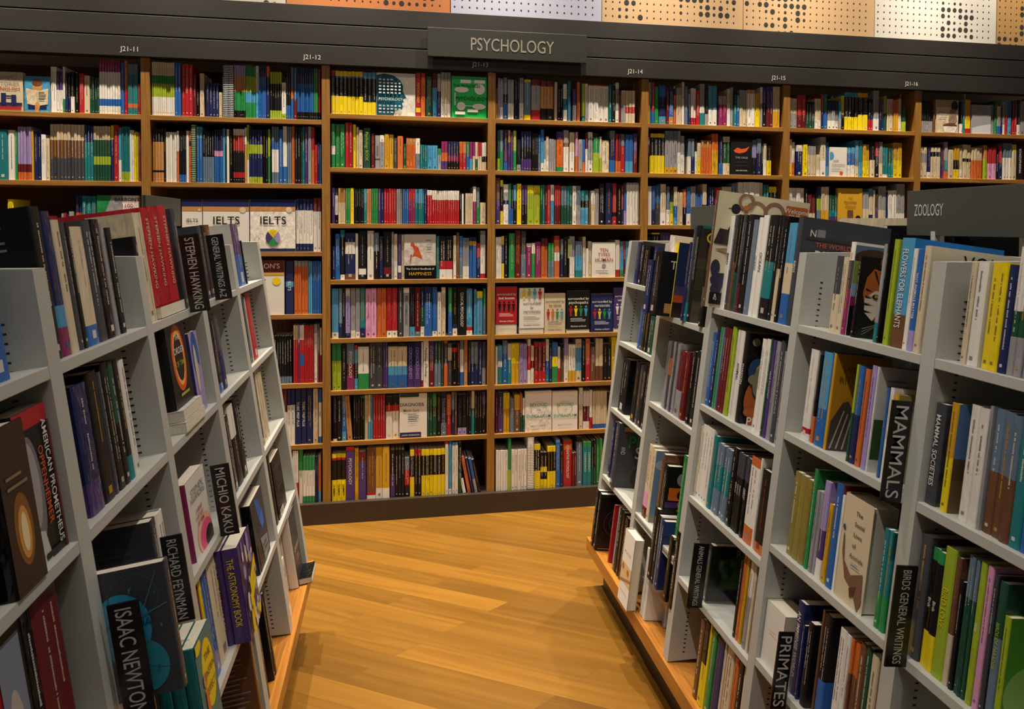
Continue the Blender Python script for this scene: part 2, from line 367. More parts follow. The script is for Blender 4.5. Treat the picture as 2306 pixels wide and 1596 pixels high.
# grey section signs standing on the racks
def rack_sign(x, ya, yb, z0, z1, s, ty, th, tz, tw, label):
    o = tag(empty('rack_sign', Matrix.Translation((x, (ya + yb) / 2, z0))), label, 'sign')
    oy = (ya + yb) / 2
    b = MB(); b.box((-.005, ya - oy, 0), (.005, yb - oy, z1 - z0)); b.build('sign_panel', M_ZOO, o, .001)
    for yy in (ya + .08, yb - .08):
        b = MB(); b.box((-.006, yy - oy - .006, 1.38 - z0), (.006, yy - oy + .006, .01)); b.build('sign_post', M_STEEL, o)
    if s:
        b = MB(); put_text(b, s, (-.0055, ty - oy, tz - z0), (0, -1, 0), (0, 0, 1), (-1, 0, 0), th, C('w'), 'l', maxw=tw); b.build('sign_lettering', M_LETTER, o)
rack_sign(1.19, .62, 1.416, 1.4175, 1.521, 'ZOOLOGY', 1.392, .038, 1.476, .084, 'dark grey sign with ZOOLOGY lettering standing on the right rack')
rack_sign(1.19, 2.33, 2.60, 1.425, 1.515, 'K', 2.365, .04, 1.46, .05, 'small grey sign far along the right rack behind the insect cover')
rack_sign(-.72, 2.14, 2.47, 1.43, 1.522, None, 0, 0, 0, 0, 'blank grey sign standing on the left rack behind red books')
# black name dividers in clear acrylic sheets
def divider(side, y, w0, w1, z0, z1, s, size, label):
    M_, n_ = FR[side]
    x = y if side == 'L' else -y
    M2 = M_ @ Matrix.Translation((x, 0, z0 * n_))
    o = tag(empty('name_divider', M2), label, 'divider', 'name dividers on the racks')
    h = (z1 - z0) * n_
    xs = -1 if side == 'L' else 1          # the printed side faces the shopper
    b = MB(); b.box((-.0015, w0 if w0 < w1 else w1, .0), (.0015, max(w0, w1), h)); b.build('black_strip', M_BLACK, o)
    b = MB(); b.box((-.0008, max(w0, w1), .004), (.0008, max(w0, w1) + .10, h)); b.build('acrylic_sheet', M_ACRYLIC, o)
    mid = (w0 + w1) / 2
    b = MB(); put_text(b, s, (xs * .0018, mid, h / 2), (0, 0, -1), (0, (-1 if side == 'L' else 1), 0), (xs, 0, 0), size, C('w'), maxw=h * .93); b.build('divider_lettering', M_LETTER, o)
divider('L', 1.583, -.043, -.001, 1.243, 1.411, 'STEPHEN HAWKING', .027, 'black name divider reading STEPHEN HAWKING beside the red books')
divider('L', 1.80, -.041, -.001, 1.246, 1.408, 'GENERAL WRITINGS A-Z', .022, 'black divider reading GENERAL WRITINGS A-Z on the left rack')
divider('L', 1.545, -.040, -.001, .760, .915, 'MICHIO KAKU', .028, 'black name divider reading MICHIO KAKU above the astronomy books')
divider('L', 1.224, -.036, -.001, .757, .906, 'RICHARD FEYNMAN', .023, 'black name divider reading RICHARD FEYNMAN behind the cyan circle cover')
divider('L', .985, -.052, -.012, .762, .920, 'ISAAC NEWTON', .030, 'black name divider reading ISAAC NEWTON before the cyan circle cover')
divider('R', 1.033, -.041, -.001, .962, 1.135, 'MAMMALS', .036, 'black divider reading MAMMALS on the right rack above white shelf edge')
divider('R', .978, -.040, -.001, .712, .878, 'BIRDS GENERAL WRITINGS', .022, 'black divider reading BIRDS GENERAL WRITINGS on the right rack')
divider('R', 1.654, -.044, -.001, .434, .602, 'ANIMALS GENERAL WRITINGS', .020, 'black divider reading ANIMALS GENERAL WRITINGS low on the right rack')
divider('R', 1.267, -.036, -.001, .440, .598, 'PRIMATES', .035, 'black divider reading PRIMATES low on the right rack')
# ------------------------------------------------------------------ covers: shapes in cover units (u to the right 0..1, v up 0..1)
def fig(u, v, h, col):     # a little standing figure
    return [('c', u, v + h * .88, h * .17, col), ('p', [(u - h * .3, v + h * .72), (u + h * .3, v + h * .72), (u + h * .14, v + h * .3), (u + h * .16, v), (u + h * .04, v), (u, v + h * .3), (u - h * .04, v), (u - h * .16, v), (u - h * .14, v + h * .3)], col)]
def lines(u0, u1, v0, v1, n, col, seed=1):
    r = random.Random(seed); o = []; st = (v1 - v0) / n
    for i in range(n):
        v = v1 - st * (i + .5); o.append(('r', u0, v - st * .16, u0 + (u1 - u0) * r.uniform(.7, 1), v + st * .16, col))
    return o
def cells(cols, nu, nv, seed, u0=0, v0=0, u1=1, v1=1):
    r = random.Random(seed); o = []
    for i in range(nu):
        for j in range(nv):
            a = u0 + (u1 - u0) * i / nu; c = v0 + (v1 - v0) * j / nv
            o.append(('r', a, c, a + (u1 - u0) / nu, c + (v1 - v0) / nv, r.choice(cols)))
    return o
def blobs(cols, n, seed, r0, r1, u0=0, v0=0, u1=1, v1=1):
    r = random.Random(seed); o = []
    for i in range(n):
        rr = r.uniform(r0, r1); o.append(('e', r.uniform(u0 + rr, max(u1 - rr, u0 + rr)), r.uniform(v0 + rr, max(v0 + rr, v1 - rr)), rr, rr * r.uniform(.5, 1.6), r.choice(cols)))
    return o
FIGC = ('y', 'g', 's', 'r')
def surr(word, two, col, fc, author, extra=()):
    o = [('t', 'surrounded by' if not two else 'surrounded', .5, .80 if not two else .62, .155, col)]
    if two: o += [('t', 'by', .5, .52, .145, col), ('t', word, .5, .42, .175, col)]
    else: o += [('t', word, .5, .70, .175, col)]
    for i in range(4): o += fig(.17 + i * .22, .71 if two else .34, .28, fc[i])
    o += [('t', x, .5, v, .06, col) for x, v in extra]
    return o + lines(.15, .85, .2, .3, 3, col) + [('t', author, .5, .085, .11, col)]
ART = {
 'english': ([('t', 'SHORT', .5, .86, .2, 'q'), ('t', 'STORIES', .5, .72, .2, 'q'), ('t', 'ENGLISH', .5, .58, .2, 'r'), ('r', .25, .12, .42, .46, 'n'), ('r', .6, .12, .77, .42, 'n'), ('r', .05, .16, .97, .22, 'n'), ('r', .42, .36, .6, .4, 'n'), ('r', .05, .05, .95, .12, 'r')], 'cream paperback of short stories with dark tower bridge drawing'),
 'reader': ([('e', .5, .72, .2, .17, 'a'), ('e', .5, .82, .21, .10, 'u'), ('r', .14, .08, .86, .5, 'n'), ('p', [(.06, .66), (.5, .6), (.94, .66), (.92, .22), (.5, .17), (.1, .22)], 'c'), ('r', .495, .18, .505, .6, 'q'), ('p', [(.42, .0), (.55, .0), (.62, .2), (.5, .3), (.4, .22)], 'a')] + lines(.56, .86, .32, .58, 4, 'Q'), 'sky-blue paperback showing a man behind a newspaper'),
 'ielts': ([('r', 0, .86, 1, 1, 'n'), ('r', 0, .78, 1, .86, 'a'), ('c', .86, .80, .07, 'c'), ('t', 'IELTS', .5, .60, .26, 'k'), ('r', 0, 0, 1, .06, 'n'), *[('p', [(.5, .27)] + [(.5 + .16 * math.cos(a), .27 + .16 * math.sin(a)) for a in [math.radians(s + q * 11.25) for q in range(9)]], c) for s, c in ((45, 'y'), (135, 'p'), (225, 'g'), (315, 'v'))]], 'white exam guide with navy band and four-colour wheel'),
 'barrons1': ([('p', [(0, 0), (0, 1), (.36, 1), (.2, .7), (.34, .55), (.14, .3), (.22, 0)], 'g'), ('p', [(.36, 1), (.2, .7), (.34, .55), (.6, .75), (.62, 1)], 'q'), ('t', "BARRON'S", .72, .93, .13, 'k'), ('t', '1100', .72, .82, .15, 'r')] + lines(.4, .95, .3, .68, 4, 'Q'), 'white and green word guide with red number on its cover'),
 'barrons2': ([('r', 0, .78, 1, 1, 'd'), ('t', "BARRON'S", .5, .9, .17, 'w'), ('r', 0, .73, 1, .77, 'G'), ('c', .82, .62, .10, 'y'), ('t', 'SAT', .4, .6, .2, 'k'), ('t', 'book', .42, .48, .17, 'k')], 'white test guide with maroon band and gold seal'),
 'howpsych': ([('p', [(0, 0), (.46, 0), (.49, .12), (.66, .14), (.70, .22), (.67, .30), (.72, .34), (.70, .38), (.80, .42), (.70, .56), (.70, .72), (.62, .86), (.45, .96), (.2, 1), (0, .96)], 'w'), ('p', [(0, 0), (.44, 0), (.47, .13), (.65, .155), (.68, .22), (.65, .30), (.70, .34), (.67, .39), (.77, .43), (.68, .56), (.68, .71), (.60, .84), (.44, .94), (.2, .98), (0, .94)], '1d5a6e')] + [(('e', .09 + (i % 6) * .10, .08 + (i // 6) * .075, .030, .022, 'c9d3d6') if i % 3 else ('r', .055 + (i % 6) * .10, .065 + (i // 6) * .075, .125 + (i % 6) * .10, .10 + (i // 6) * .075, 'c9d3d6')) for i in range(64) if not 17 < i < 36 and not (i // 6 > 9 and i % 6 > 3)] + [('t', 'HOW', .2, .46, .13, 'k'), ('t', 'PSYCHOLOGY', .36, .38, .095, 'w'), ('t', 'WORKS', .24, .29, .13, 'k')], 'grey book with teal head profile filled with small icons'),
 'principles': ([('r', 0, 0, 1, 1, '18b552'), ('r', .25, .84, .55, .92, 'w'), ('r', .55, .875, .8, .885, 'w'), ('r', .65, .84, .95, .92, 'w'), ('e', .28, .68, .2, .07, 'w'), ('c', .8, .7, .15, 'w'), ('t', 'THE PRINCIPLES', .42, .77, .11, '0d3a22'), ('t', 'PSYCHOLOGY', .56, .47, .15, '0d2a1a'), ('c', .27, .28, .12, 'w'), ('e', .78, .28, .19, .07, 'w'), ('r', .25, .28, .78, .30, 'w'), ('r', .45, .14, .75, .21, 'w'), ('r', .1, .08, .38, .15, 'w'), ('r', .08, .3, .11, .6, 'w')], 'bright green psychology book with white bubbles and links'),
 'happiness': ([('r', 0, 0, 1, .3, 'k'), ('r', 0, .3, 1, 1, 'c9c4ba'), ('p', [(.22, .8), (.42, .72), (.5, .6), (.58, .45), (.45, .48), (.36, .52), (.25, .5), (.32, .62)], 'c0502a'), ('c', .26, .78, .06, 'c0502a'), ('p', [(.24, .55), (.2, .35), (.18, .35), (.2, .55)], 'c0502a'), ('t', 'The Oxford Handbook of', .5, .23, .085, 'w'), ('t', 'HAPPINESS', .5, .12, .15, 'G')] + lines(.7, .9, .65, .9, 5, 'q'), 'grey and black handbook with orange leaping figure'),
 'diagnosis': ([('r', 0, 0, .78, .12, 'n'), ('r', 0, .92, .7, 1, 'e'), ('t', 'DIAGNOSIS', .44, .75, .17, 'n'), ('t', 'Made Easy', .42, .62, .14, '8a6a3a'), ('t', 'JAMES MORRISON', .4, .06, .08, 'w')] + lines(.3, .72, .35, .55, 5, 'Q'), 'thick white diagnosis guide with navy foot'),
 'bosses': (surr('bad bosses', 0, 'w', ('k', 'k', 'k', 'k'), 'thomas erikson'), 'red surrounded paperback with four black figures'),
 'narc1': (surr('narcissists', 1, 'Q', ('y', 'l', 's', 'r'), 'thomas erikson'), 'white surrounded paperback with four coloured figures at the top'),
 'idiots': (surr('by idiots', 0, 'Q', ('r', 'o', 'g', 's'), 'thomas erikson'), 'beige surrounded paperback with four small coloured figures'),
 'psychop': (surr('psychopaths', 0, 'w', ('r', 'y', 'g', 's'), 'thomas erikson'), 'black surrounded paperback with four bright figures'),
 'narc2': (surr('narcissists', 0, 'w', ('r', 'y', 'g', 's'), 'thomas erikson'), 'navy surrounded paperback with four bright draped figures'),
 'vampires': (surr('vampires', 0, 'w', ('w', 'w', 'w', 'w'), 'thomas erikson'), 'purple surrounded paperback half hidden by the right rack'),
 'tentypes': ([('t', 'TEN', .5, .78, .2, 'a83a32'), ('t', 'TYPES', .5, .65, .2, 'a83a32'), ('t', 'HUMAN', .5, .5, .22, 'a83a32'), ('c', .5, .33, .09, 'q'), ('t', 'DEXTER DIAS', .5, .1, .07, 'd')] + lines(.15, .85, .15, .22, 1, 'q'), 'white paperback with TEN TYPES OF HUMAN in red capitals'),
 'enneagram': ([('n', .5, .55, .3, .03, 'c'), ('t', 'BEYOND', .5, .66, .17, '4aa08a'), ('t', 'THE', .5, .53, .08, '4aa08a'), ('t', 'ENNEAGRAM', .5, .38, .17, '4aa08a'), ('t', 'MARILYN VANCIL', .5, .14, .07, 'q')], 'white BEYOND THE ENNEAGRAM book with green lettering'),
 'urge': ([('p', [(.12, .68), (.3, .76), (.5, .72), (.7, .74), (.88, .80), (.74, .66), (.6, .62), (.4, .60), (.2, .62)], 'd8592a'), ('t', 'THE URGE', .5, .48, .13, 'q'), ('t', 'OUR HISTORY', .5, .36, .08, 'Q'), ('t', 'OF ADDICTION', .5, .26, .08, 'Q'), ('t', 'CARL ERIK FISHER', .5, .12, .07, 'w')], 'black face-out book with orange fox shape'),
 'lost': ([('e', .08, .7, .16, .14, 's'), ('c', .68, .12, .10, 'd8592a'), ('t', 'Lost', .36, .55, .17, 'Q'), ('t', 'Connections', .5, .41, .15, 'Q')] + lines(.1, .8, .2, .3, 2, 'q'), 'cream face-out book with blue shape and orange dot'),
 'noonday': ([('r', .12, .86, .88, .88, 'd'), ('t', 'The', .5, .74, .10, 'u'), ('t', 'Noonday', .5, .64, .14, 'u'), ('t', 'Demon', .5, .52, .14, 'u'), ('r', .38, .06, .62, .42, 'u'), ('c', .82, .2, .11, 'k')], 'gold face-out book with dark picture at its foot'),
 'coffee': ([('r', 0, .78, 1, 1, 'b39a7c'), ('e', .82, .82, .16, .16, 'k'), ('p', [(.55, .4), (.62, .72), (.85, .72), (.95, .4), (.88, .3), (.6, .3)], '8d7c68'), ('e', .62, .20, .34, .1, 'u'), ('p', [(.28, .2), (.36, .02), (.86, .02), (.97, .2)], 'w')] + lines(.1, .5, .45, .65, 4, 'q'), 'cream face-out book with seated figure and white bowl'),
 'buddha': ([('e', .72, .45, .2, .32, 'q'), ('p', [(0, 0), (0, .2), (.4, .28), (1, .35), (1, 0)], 'c9ccd4')] + lines(.12, .8, .75, .9, 2, 'q'), 'grey face-out book with pale statue'),
 'textback': (lines(.25, .92, .1, .95, 18, '85828a', 3) + [('r', .25, .46, .8, .475, 'y')], 'black book seen from its back cover of small pale print'),
 'textback2': (lines(.25, .92, .1, .95, 18, '85828a', 3), 'dark brown book showing its printed back cover low on the left rack'),
 'barcode2': (lines(.15, .85, .45, .85, 9, '55565a', 2) + [('r', .1, .03, .5, .14, 'w')] + [('r', .13 + i * .05, .05, .15 + i * .05, .13, 'k') for i in range(7)], 'black barcoded book standing on the oak plinth of the left rack'),
 'oppen': ([('r', 0, .88, 1, 1, 'r'), ('e', .28, .48, .30, .36, '77747a'), ('e', .26, .52, .22, .28, 'a5a2a4'), ('p', [(.0, 0), (.5, 0), (.4, .2), (.0, .26)], 'c9c6c4'), ('v', 'OPPENHEIMER', .63, .48, .2, 'd8592a', .8), ('v', 'AMERICAN PROMETHEUS', .83, .48, .2, 'w', .84), ('r', .94, .0, 1, .88, 'd'), ('r', .3, .02, .9, .06, 'k')], 'black paperback with grey portrait and AMERICAN PROMETHEUS down its cover'),
 'candle': ([('r', 0, 0, 1, 1, '3a2a20'), ('e', .5, .36, .3, .22, '8a5a2a'), ('e', .5, .34, .2, .16, 'd89a4a'), ('e', .5, .34, .11, .12, 'f3dcb0')] + lines(.15, .85, .6, .72, 2, '8c7658'), 'dark brown book with glowing flame on its cover'),
 'redframe': ([('r', .0, .0, .90, .94, '7f8aa0'), ('e', .4, .4, .3, .3, 'b9b2ae')], 'red-framed book with pale blue portrait cover'),
 'ring': ([('e', .5, .5, .34, .36, 'e05a1e'), ('e', .5, .5, .27, .30, 'f2b25a'), ('e', .5, .5, .22, .25, '1b1512'), ('t', 'THE', .5, .72, .13, 'w'), ('t', 'ORDER', .5, .58, .16, 'w'), ('t', 'OF TIME', .5, .44, .13, 'l'), ('r', .3, .1, .75, .13, 'l')], 'black paperback with fiery orange ring'),
 'nebula': ([('e', .5, .7, .4, .3, 'b'), ('e', .6, .3, .35, .3, 'v'), ('e', .4, .55, .15, .3, 'c')], 'purple nebula book behind the orange ring cover'),
 'hawking': ([('t', 'STEPHEN', .5, .82, .16, 'q'), ('t', 'HAWKING', .5, .73, .16, 'q'), ('e', .6, .18, .4, .26, 'f0b6a0'), ('e', .66, .14, .34, .2, 'e8568a'), ('e', .8, .08, .22, .14, 'k')] + [('t', s, .45, v, .1, 'r') for s, v in (('A BRIEF', .56), ('HISTORY', .48), ('OF TIME', .4))], 'white paperback with pink sunrise and black disc'),
 'astro': (blobs(['w', 'v', 'y'], 26, 5, .03, .09) + [('p', [(.3, .42), (.85, .6), (.85, .72), (.3, .55)], 'y'), ('p', [(.2, .3), (.75, .45), (.75, .55), (.2, .42)], 'y'), ('c', .7, .14, .09, 'y')], 'purple ASTRONOMY BOOK with yellow lettering on its spine'),
 'einstein': ([('e', .58, .62, .36, .3, 'y'), ('v2', 'THE', .6, .78, .2, 'k', .4), ('v2', 'EINSTEIN', .6, .64, .19, 'k', .6), ('v2', 'EFFECT', .6, .5, .2, 'k', .5), ('e', .3, .62, .1, .07, 'd08a5a'), ('r', .22, .3, .36, .54, 'e0673a'), ('e', .12, .96, .2, .06, 'y'), ('e', .3, .06, .25, .08, 'y')], 'teal book with large yellow oval and drawn figure'),
 'journey': ([('p', [(0, .9), (.25, .95), (.4, .7), (.7, .8), (.9, .55), (.7, .4), (.55, .55), (.35, .45), (.15, .6)], '34363c'), ('p', [(.3, .98), (.6, .9), (.75, .7), (.5, .55), (.4, .75)], 'b'), ('p', [(.5, .62), (.78, .72), (.8, .5), (.6, .45)], '3f6fd0'), ('p', [(.1, .4), (.4, .2), (.8, .3), (1, .1), (.6, 0), (.1, 0)], '232428'), ('p', [(.35, .4), (.9, .3), (.9, .1), (.5, .02)], '8a8c90'), ('t', 'A Journey', .55, .26, .1, 'k'), ('t', 'into Physics', .6, .18, .1, 'k')], 'grey book with blue and black arrow pattern'),
 'barcode': (lines(.15, .85, .45, .85, 9, '55565a', 2) + [('r', .1, .03, .5, .14, 'w')] + [('r', .13 + i * .05, .05, .15 + i * .05, .13, 'k') for i in range(7)], 'black book turned to its back cover with white barcode'),
 'quarks': ([('t', 'QUARKS', .5, .5, .2, 'c')] + lines(.3, .8, .3, .4, 2, 'a'), 'olive-grey book above a white book lying flat'),
 'white': ([('r', 0, 0, 1, 1, 'e3dfd6')], 'purple and blue book standing upright beside the rack end'),
 'salmon': ([('r', 0, 0, 1, 1, 'd99a8c'), ('r', .88, 0, 1, 1, 'e9e4da')] + lines(.3, .7, .2, .9, 6, 'b07468'), 'book with salmon-pink side cover'),
 'principia': ([('e', .42, .56, .34, .26, '35a3cf'), ('e', .62, .24, .28, .2, '3495a8'), ('n', .6, .78, .3, .012, '2c6a70'), ('n', .9, .5, .5, .01, '2c6a70'), ('t', 'PRINCIPIA', .5, .58, .12, '18506a'), ('p', [(.55, .5), (.9, .95), (.905, .945), (.56, .49)], '5a8a90'), ('p', [(.6, .62), (.98, .7), (.98, .69), (.6, .61)], '5a8a90')] + blobs(['5a8a90', '3c6a72'], 22, 9, .004, .014, .5, .2, 1, .9), 'large black cover with two overlapping cyan circles'),
 'plain': (lines(.2, .8, .6, .8, 3, '55575c'), None), 'plaink': ([('n', .4, .86, .16, .05, 'c')], None), 'plainn': ([('c', .5, .5, .3, '222430'), ('c', .9, .55, .16, 'r')], None),
 'the': ([('t', 'THE', .5, .8, .3, 'w'), ('r', .2, .05, .5, .2, 'a')], 'black film-wrapped book with THE on its cover'),
 'in': ([('t', 'IN', .45, .5, .26, 'w')], 'black book with small white IN on its cover'),
 'star': ([('e', .5, .5, .5, .45, '2b2b55'), ('t', 'ST', .5, .75, .3, 'w'), ('r', .05, .92, .2, 1, 'q')] + lines(.2, .8, .04, .1, 1, 'q'), 'navy star guide at the rack end'),
 'planets': ([('t', 'PL', .35, .72, .32, 'g'), ('v', 'AND', .12, .58, .12, 'w', .12), ('t', 'S', .42, .56, .32, 'w'), ('r', .1, .88, .3, .95, 'a'), ('e', .75, .18, .5, .3, '4a4438'), ('e', .78, .16, .46, .27, '2e2b27')], 'large black planet book with green capitals'),
 'rings': ([('n', .5, .5, .36, .015, '4f4a40'), ('n', .5, .5, .22, .02, '4f4a40'), ('c', .5, .5, .08, '6a6458'), ('r', .05, .03, .95, .04, 'a'), ('r', .05, .96, .95, .97, '4f4a40')], 'black book with faint engraved circles'),
 'africa': ([('r', 0, 0, 1, 1, '24355f'), ('r', 0, 0, 1, .22, '2a1c1a'), ('r', 0, .2, 1, .3, 'b5522a'), ('r', 0, .3, 1, .42, '4a4560'), ('t', 'THE', .5, .84, .18, 'q'), ('t', 'AFRICA', .6, .72, .24, 'G'), ('t', 'OF', .6, .58, .22, 'G'), ('t', 'FOR', .6, .44, .12, 'w')], 'blue sunset book with yellow spine'),
 'natgeo': (cells(['3b352c', '4b4436', '5a4a3c', '39402e', '6d5444'], 6, 9, 4) + [('n', .18, .88, .09, .03, 'y'), ('r', 0, .97, 1, 1, 't')], 'dark landscape book under a teal edge'),
 'ap': ([('t', 'AP', .55, .5, .5, 'b5522a')], 'black book lying low with orange capitals'),
 'animalium': ([('r', 0, 0, 1, 1, 'd9cfae'), ('e', .2, .86, .05, .045, '2b2730'), ('r', .12, .855, .28, .862, '2b2730'), ('n', .42, .84, .13, .04, '9b7560'), ('n', .62, .86, .12, .04, '8d6b55'), ('n', .8, .82, .1, .035, '8a4a3c'), ('r', .74, .80, .98, .95, 'b8642c'), ('t', 'Welcome', .86, .91, .07, 'w'), ('t', 'to the', .86, .87, .07, 'w'), ('t', 'Museum', .86, .83, .07, 'w'), ('t', 'A', .2, .72, .22, 'k'), ('p', [(0, .55), (.05, .68), (.3, .66), (.4, .58), (.2, .54)], '332a28'), ('p', [(.02, .5), (.3, .54), (.38, .5), (.2, .46)], '9a7a68'), ('p', [(.14, .46), (.34, .42), (.3, .3), (.18, .36)], '8f9d76'), ('e', .14, .24, .13, .06, '33324a'), ('e', .05, .34, .05, .07, '33324a'), ('n', .52, .74, .12, .03, 'a98a70'), ('n', .3, .93, .09, .03, '8d6b55'), ('e', .6, .6, .1, .05, 'c08a5a'), ('e', .3, .88, .03, .02, 'b5732f'), ('e', .08, .16, .06, .05, '33324a'), ('e', .24, .14, .06, .045, '9c5a30'), ('r', .02, .03, .15, .13, 'k'), ('t', 'B', .08, .105, .04, 'w'), ('t', 'IG', .08, .08, .04, 'w')], 'tall cream book of insects and snakes with orange museum tab'),
 'worldbirds': ([('t', 'N', .12, .86, .10, 'w'), ('r', .17, .82, .26, .9, '8a8a8a'), ('t', 'THE WORLD OF', .42, .76, .07, 'd0603a'), ('t', 'BIRDS', .36, .66, .16, 'w'), ('r', .04, .80, .96, .83, '3a3834')], 'large black bird book with THE WORLD in orange'),
 'phaidon': (blobs(['8a3a2a', 'b5622e', '3a5a4a', '6a3a6a', '2a4a7a', 'c9a25a', '8a8a6a', 'b02a3a'], 60, 11, .05, .13) + [('t', 'A', .55, .5, .4, 'w'), ('t', 'PHAIDON', .4, .05, .16, 'w')], 'black book crowded with small coloured creatures'),
 'rev': (blobs(['2f4a2a', '3d5c30', '26381f'], 26, 6, .04, .12, .1, .2, .8, .85) + [('t', 'REV', .6, .9, .2, '8a7a3a')] + lines(.5, .9, .1, .18, 2, '6a6a60'), 'dark green forest book beside the ANIMALS divider'),
 'mammals': ([('r', 0, .8, 1, .97, '5a6f8c'), ('e', .4, .84, .4, .1, '4a3626'), ('r', 0, .5, 1, .8, '8ba04a'), ('e', .4, .66, .3, .08, 'y'), ('r', 0, .42, 1, .56, '8fb0d0'), ('r', 0, .32, 1, .42, 'm'), ('t', 'MA', .5, .36, .2, 'w'), ('r', 0, 0, 1, .32, 'k'), ('t', 'A', .4, .2, .3, 'm')], 'field guide with animal photos and magenta band'),
 'tiger': ([('r', 0, 0, 1, 1, '17130f'), ('p', [(.10, .74), (.22, .86), (.34, .84), (.5, .88), (.72, .86), (.86, .92), (.9, .78), (.94, .5), (.82, .28), (.6, .2), (.36, .2), (.14, .34), (.06, .55)], 'b8652c'), ('p', [(.1, .5), (.3, .6), (.44, .54), (.4, .34), (.28, .22), (.12, .32)], 'e9dcc4'), ('p', [(.62, .5), (.86, .56), (.9, .42), (.74, .28), (.6, .34)], 'e6d6b8'), ('p', [(.36, .3), (.64, .3), (.6, .18), (.5, .13), (.4, .16)], 'e3d8c6'), ('p', [(.42, .34), (.58, .34), (.5, .27)], '7a3a2c'), ('e', .3, .52, .07, .03, 'k'), ('e', .3, .525, .03, .02, 'c9a23a'), ('e', .7, .53, .06, .028, 'k'), ('e', .7, .535, .026, .018, 'c9a23a')] + [('p', [(.2 + i * .11, .84 - (i % 2) * .02), (.245 + i * .11, .83), (.36 + i * .05, .62 + (i % 3) * .03)], 'k') for i in range(6)] + [('p', [(.08, .62 - i * .09), (.22, .575 - i * .085), (.09, .585 - i * .09)], 'k') for i in range(4)] + [('p', [(.93, .66 - i * .09), (.76, .60 - i * .08), (.92, .625 - i * .09)], 'k') for i in range(4)] + [('t', 'DANE B', .5, .95, .13, 'c0552e')] + [('p', [(.5 + .05 * s, .22), (.5 + s * .42, .12 - j * .035), (.5 + s * .42, .114 - j * .035)] if s > 0 else [(.5 + s * .42, .12 - j * .035), (.45, .22), (.5 + s * .42, .114 - j * .035)], 'c9c2b0') for s in (1, -1) for j in range(3)], 'black book with orange tiger face'),
 'blue': ([('r', 0, 0, 1, 1, '1f76c4'), ('r', 0, .28, 1, .5, 'b9cde0'), ('r', 0, 0, 1, .28, '84695a')], 'blue-sky FLOWERS FOR ELEPHANTS book'),
 'voice': ([('r', 0, 0, 1, 1, 'd9d0b4'), ('t', 'VOICE', .5, .88, .16, 'k'), ('r', .4, .74, .9, .745, 'q')], 'cream book with VOICE at the top of its cover'),
 'wild': ([('r', 0, 0, 1, 1, 'bd8420'), ('t', 'WILD', .34, .84, .16, '7a5212'), ('t', 'RITUALS', .36, .74, .15, '7a5212'), ('p', [(0, 0), (.02, .3), (.2, .5), (.3, .52), (.4, .42), (.55, .5), (.75, .38), (.9, .22), (.95, 0)], '4a403c')] + [('p', [(.04 + i * .11, .02), (.07 + i * .11, .02), (.25 + i * .07, .42 - i * .03), (.23 + i * .07, .42 - i * .03)], 'b9a99a') for i in range(8)], 'ochre WILD RITUALS book with striped zebra heads'),
 'green': ([('r', 0, 0, 1, 1, 'd8d2c6'), ('r', 0, .12, 1, .5, '3f5a2c'), ('t', 'Ka', .5, .6, .22, 'q'), ('n', .5, .3, .22, .07, 'w')] + lines(.2, .85, .7, .9, 4, 'q'), 'pale grey book with green photo band'),
 'gold': ([('r', 0, 0, 1, 1, 'a8985c'), ('t', 'GOLDEN', .5, .86, .18, '6d5f34')], 'olive-gold book beside the MAMMALS divider'),
 'red': ([('r', 0, .5, 1, 1, '7c2c1c'), ('r', 0, 0, 1, .5, '1f4f8c')], 'blue book with rust-red side cover'),
 'social': ([('t', 'The', .55, .86, .15, 'k'), ('t', 'Social', .6, .76, .15, 'k'), ('t', 'Lives', .58, .66, .15, 'k'), ('t', 'of', .5, .56, .15, 'k'), ('t', 'Animals', .62, .46, .15, 'k'), ('p', [(.1, .62), (.14, .62), (.22, .38), (.5, .28), (.9, .36), (.95, .1), (.84, 0), (.6, .16), (.3, .22), (.12, .44)], '7a5a48'), ('p', [(.5, .16), (.75, .22), (.7, .12), (.55, .08)], '54392e'), ('e', .1, .68, .05, .025, '3a4a6a')] + lines(.45, .8, .36, .41, 2, '7a93b8'), 'cream Social Lives of Animals book with raised elephant trunk'),
 'plainw': (lines(.3, .7, .5, .6, 2, 'c'), 'thick white book turned to its bare cover, above the PRIMATES divider'),
 'savanna': ([('r', 0, .5, 1, 1, '5d7fb0'), ('r', 0, .3, 1, .5, '5a4a34'), ('r', 0, 0, 1, .3, '6d5a3a'), ('r', .6, .6, .8, .8, 'G')], 'yellow-spined book with savanna photo'),
 'wildbirds': ([('r', 0, 0, 1, 1, '4f9a2a'), ('e', .4, .3, .4, .3, '8fc060'), ('t', 'WILD', .7, .84, .22, 'w'), ('t', 'BIRDS', .7, .72, .22, 'w'), ('t', 'Hanna', .7, .55, .1, 'w')], 'bright green WILD BIRDS book at the bottom corner'),
 'zoo': ([('t', 'zo', .5, .4, .36, 'G'), ('t', 'ar', .5, .22, .36, 'd8792a'), ('r', .2, .08, .7, .14, 'o')], 'black book with orange lowercase lettering'),
 'mountaineer': ([('r', 0, 0, 1, 1, '6f8fb0'), ('e', .4, .8, .4, .1, 'a9bccb'), ('p', [(.4, 0), (.3, .3), (.35, .5), (.55, .62), (.8, .6), (.9, .3), (.8, 0)], 'a8341f'), ('r', 0, 0, 1, .12, '8a857c')], 'blue mountain book with red-suited climber'),
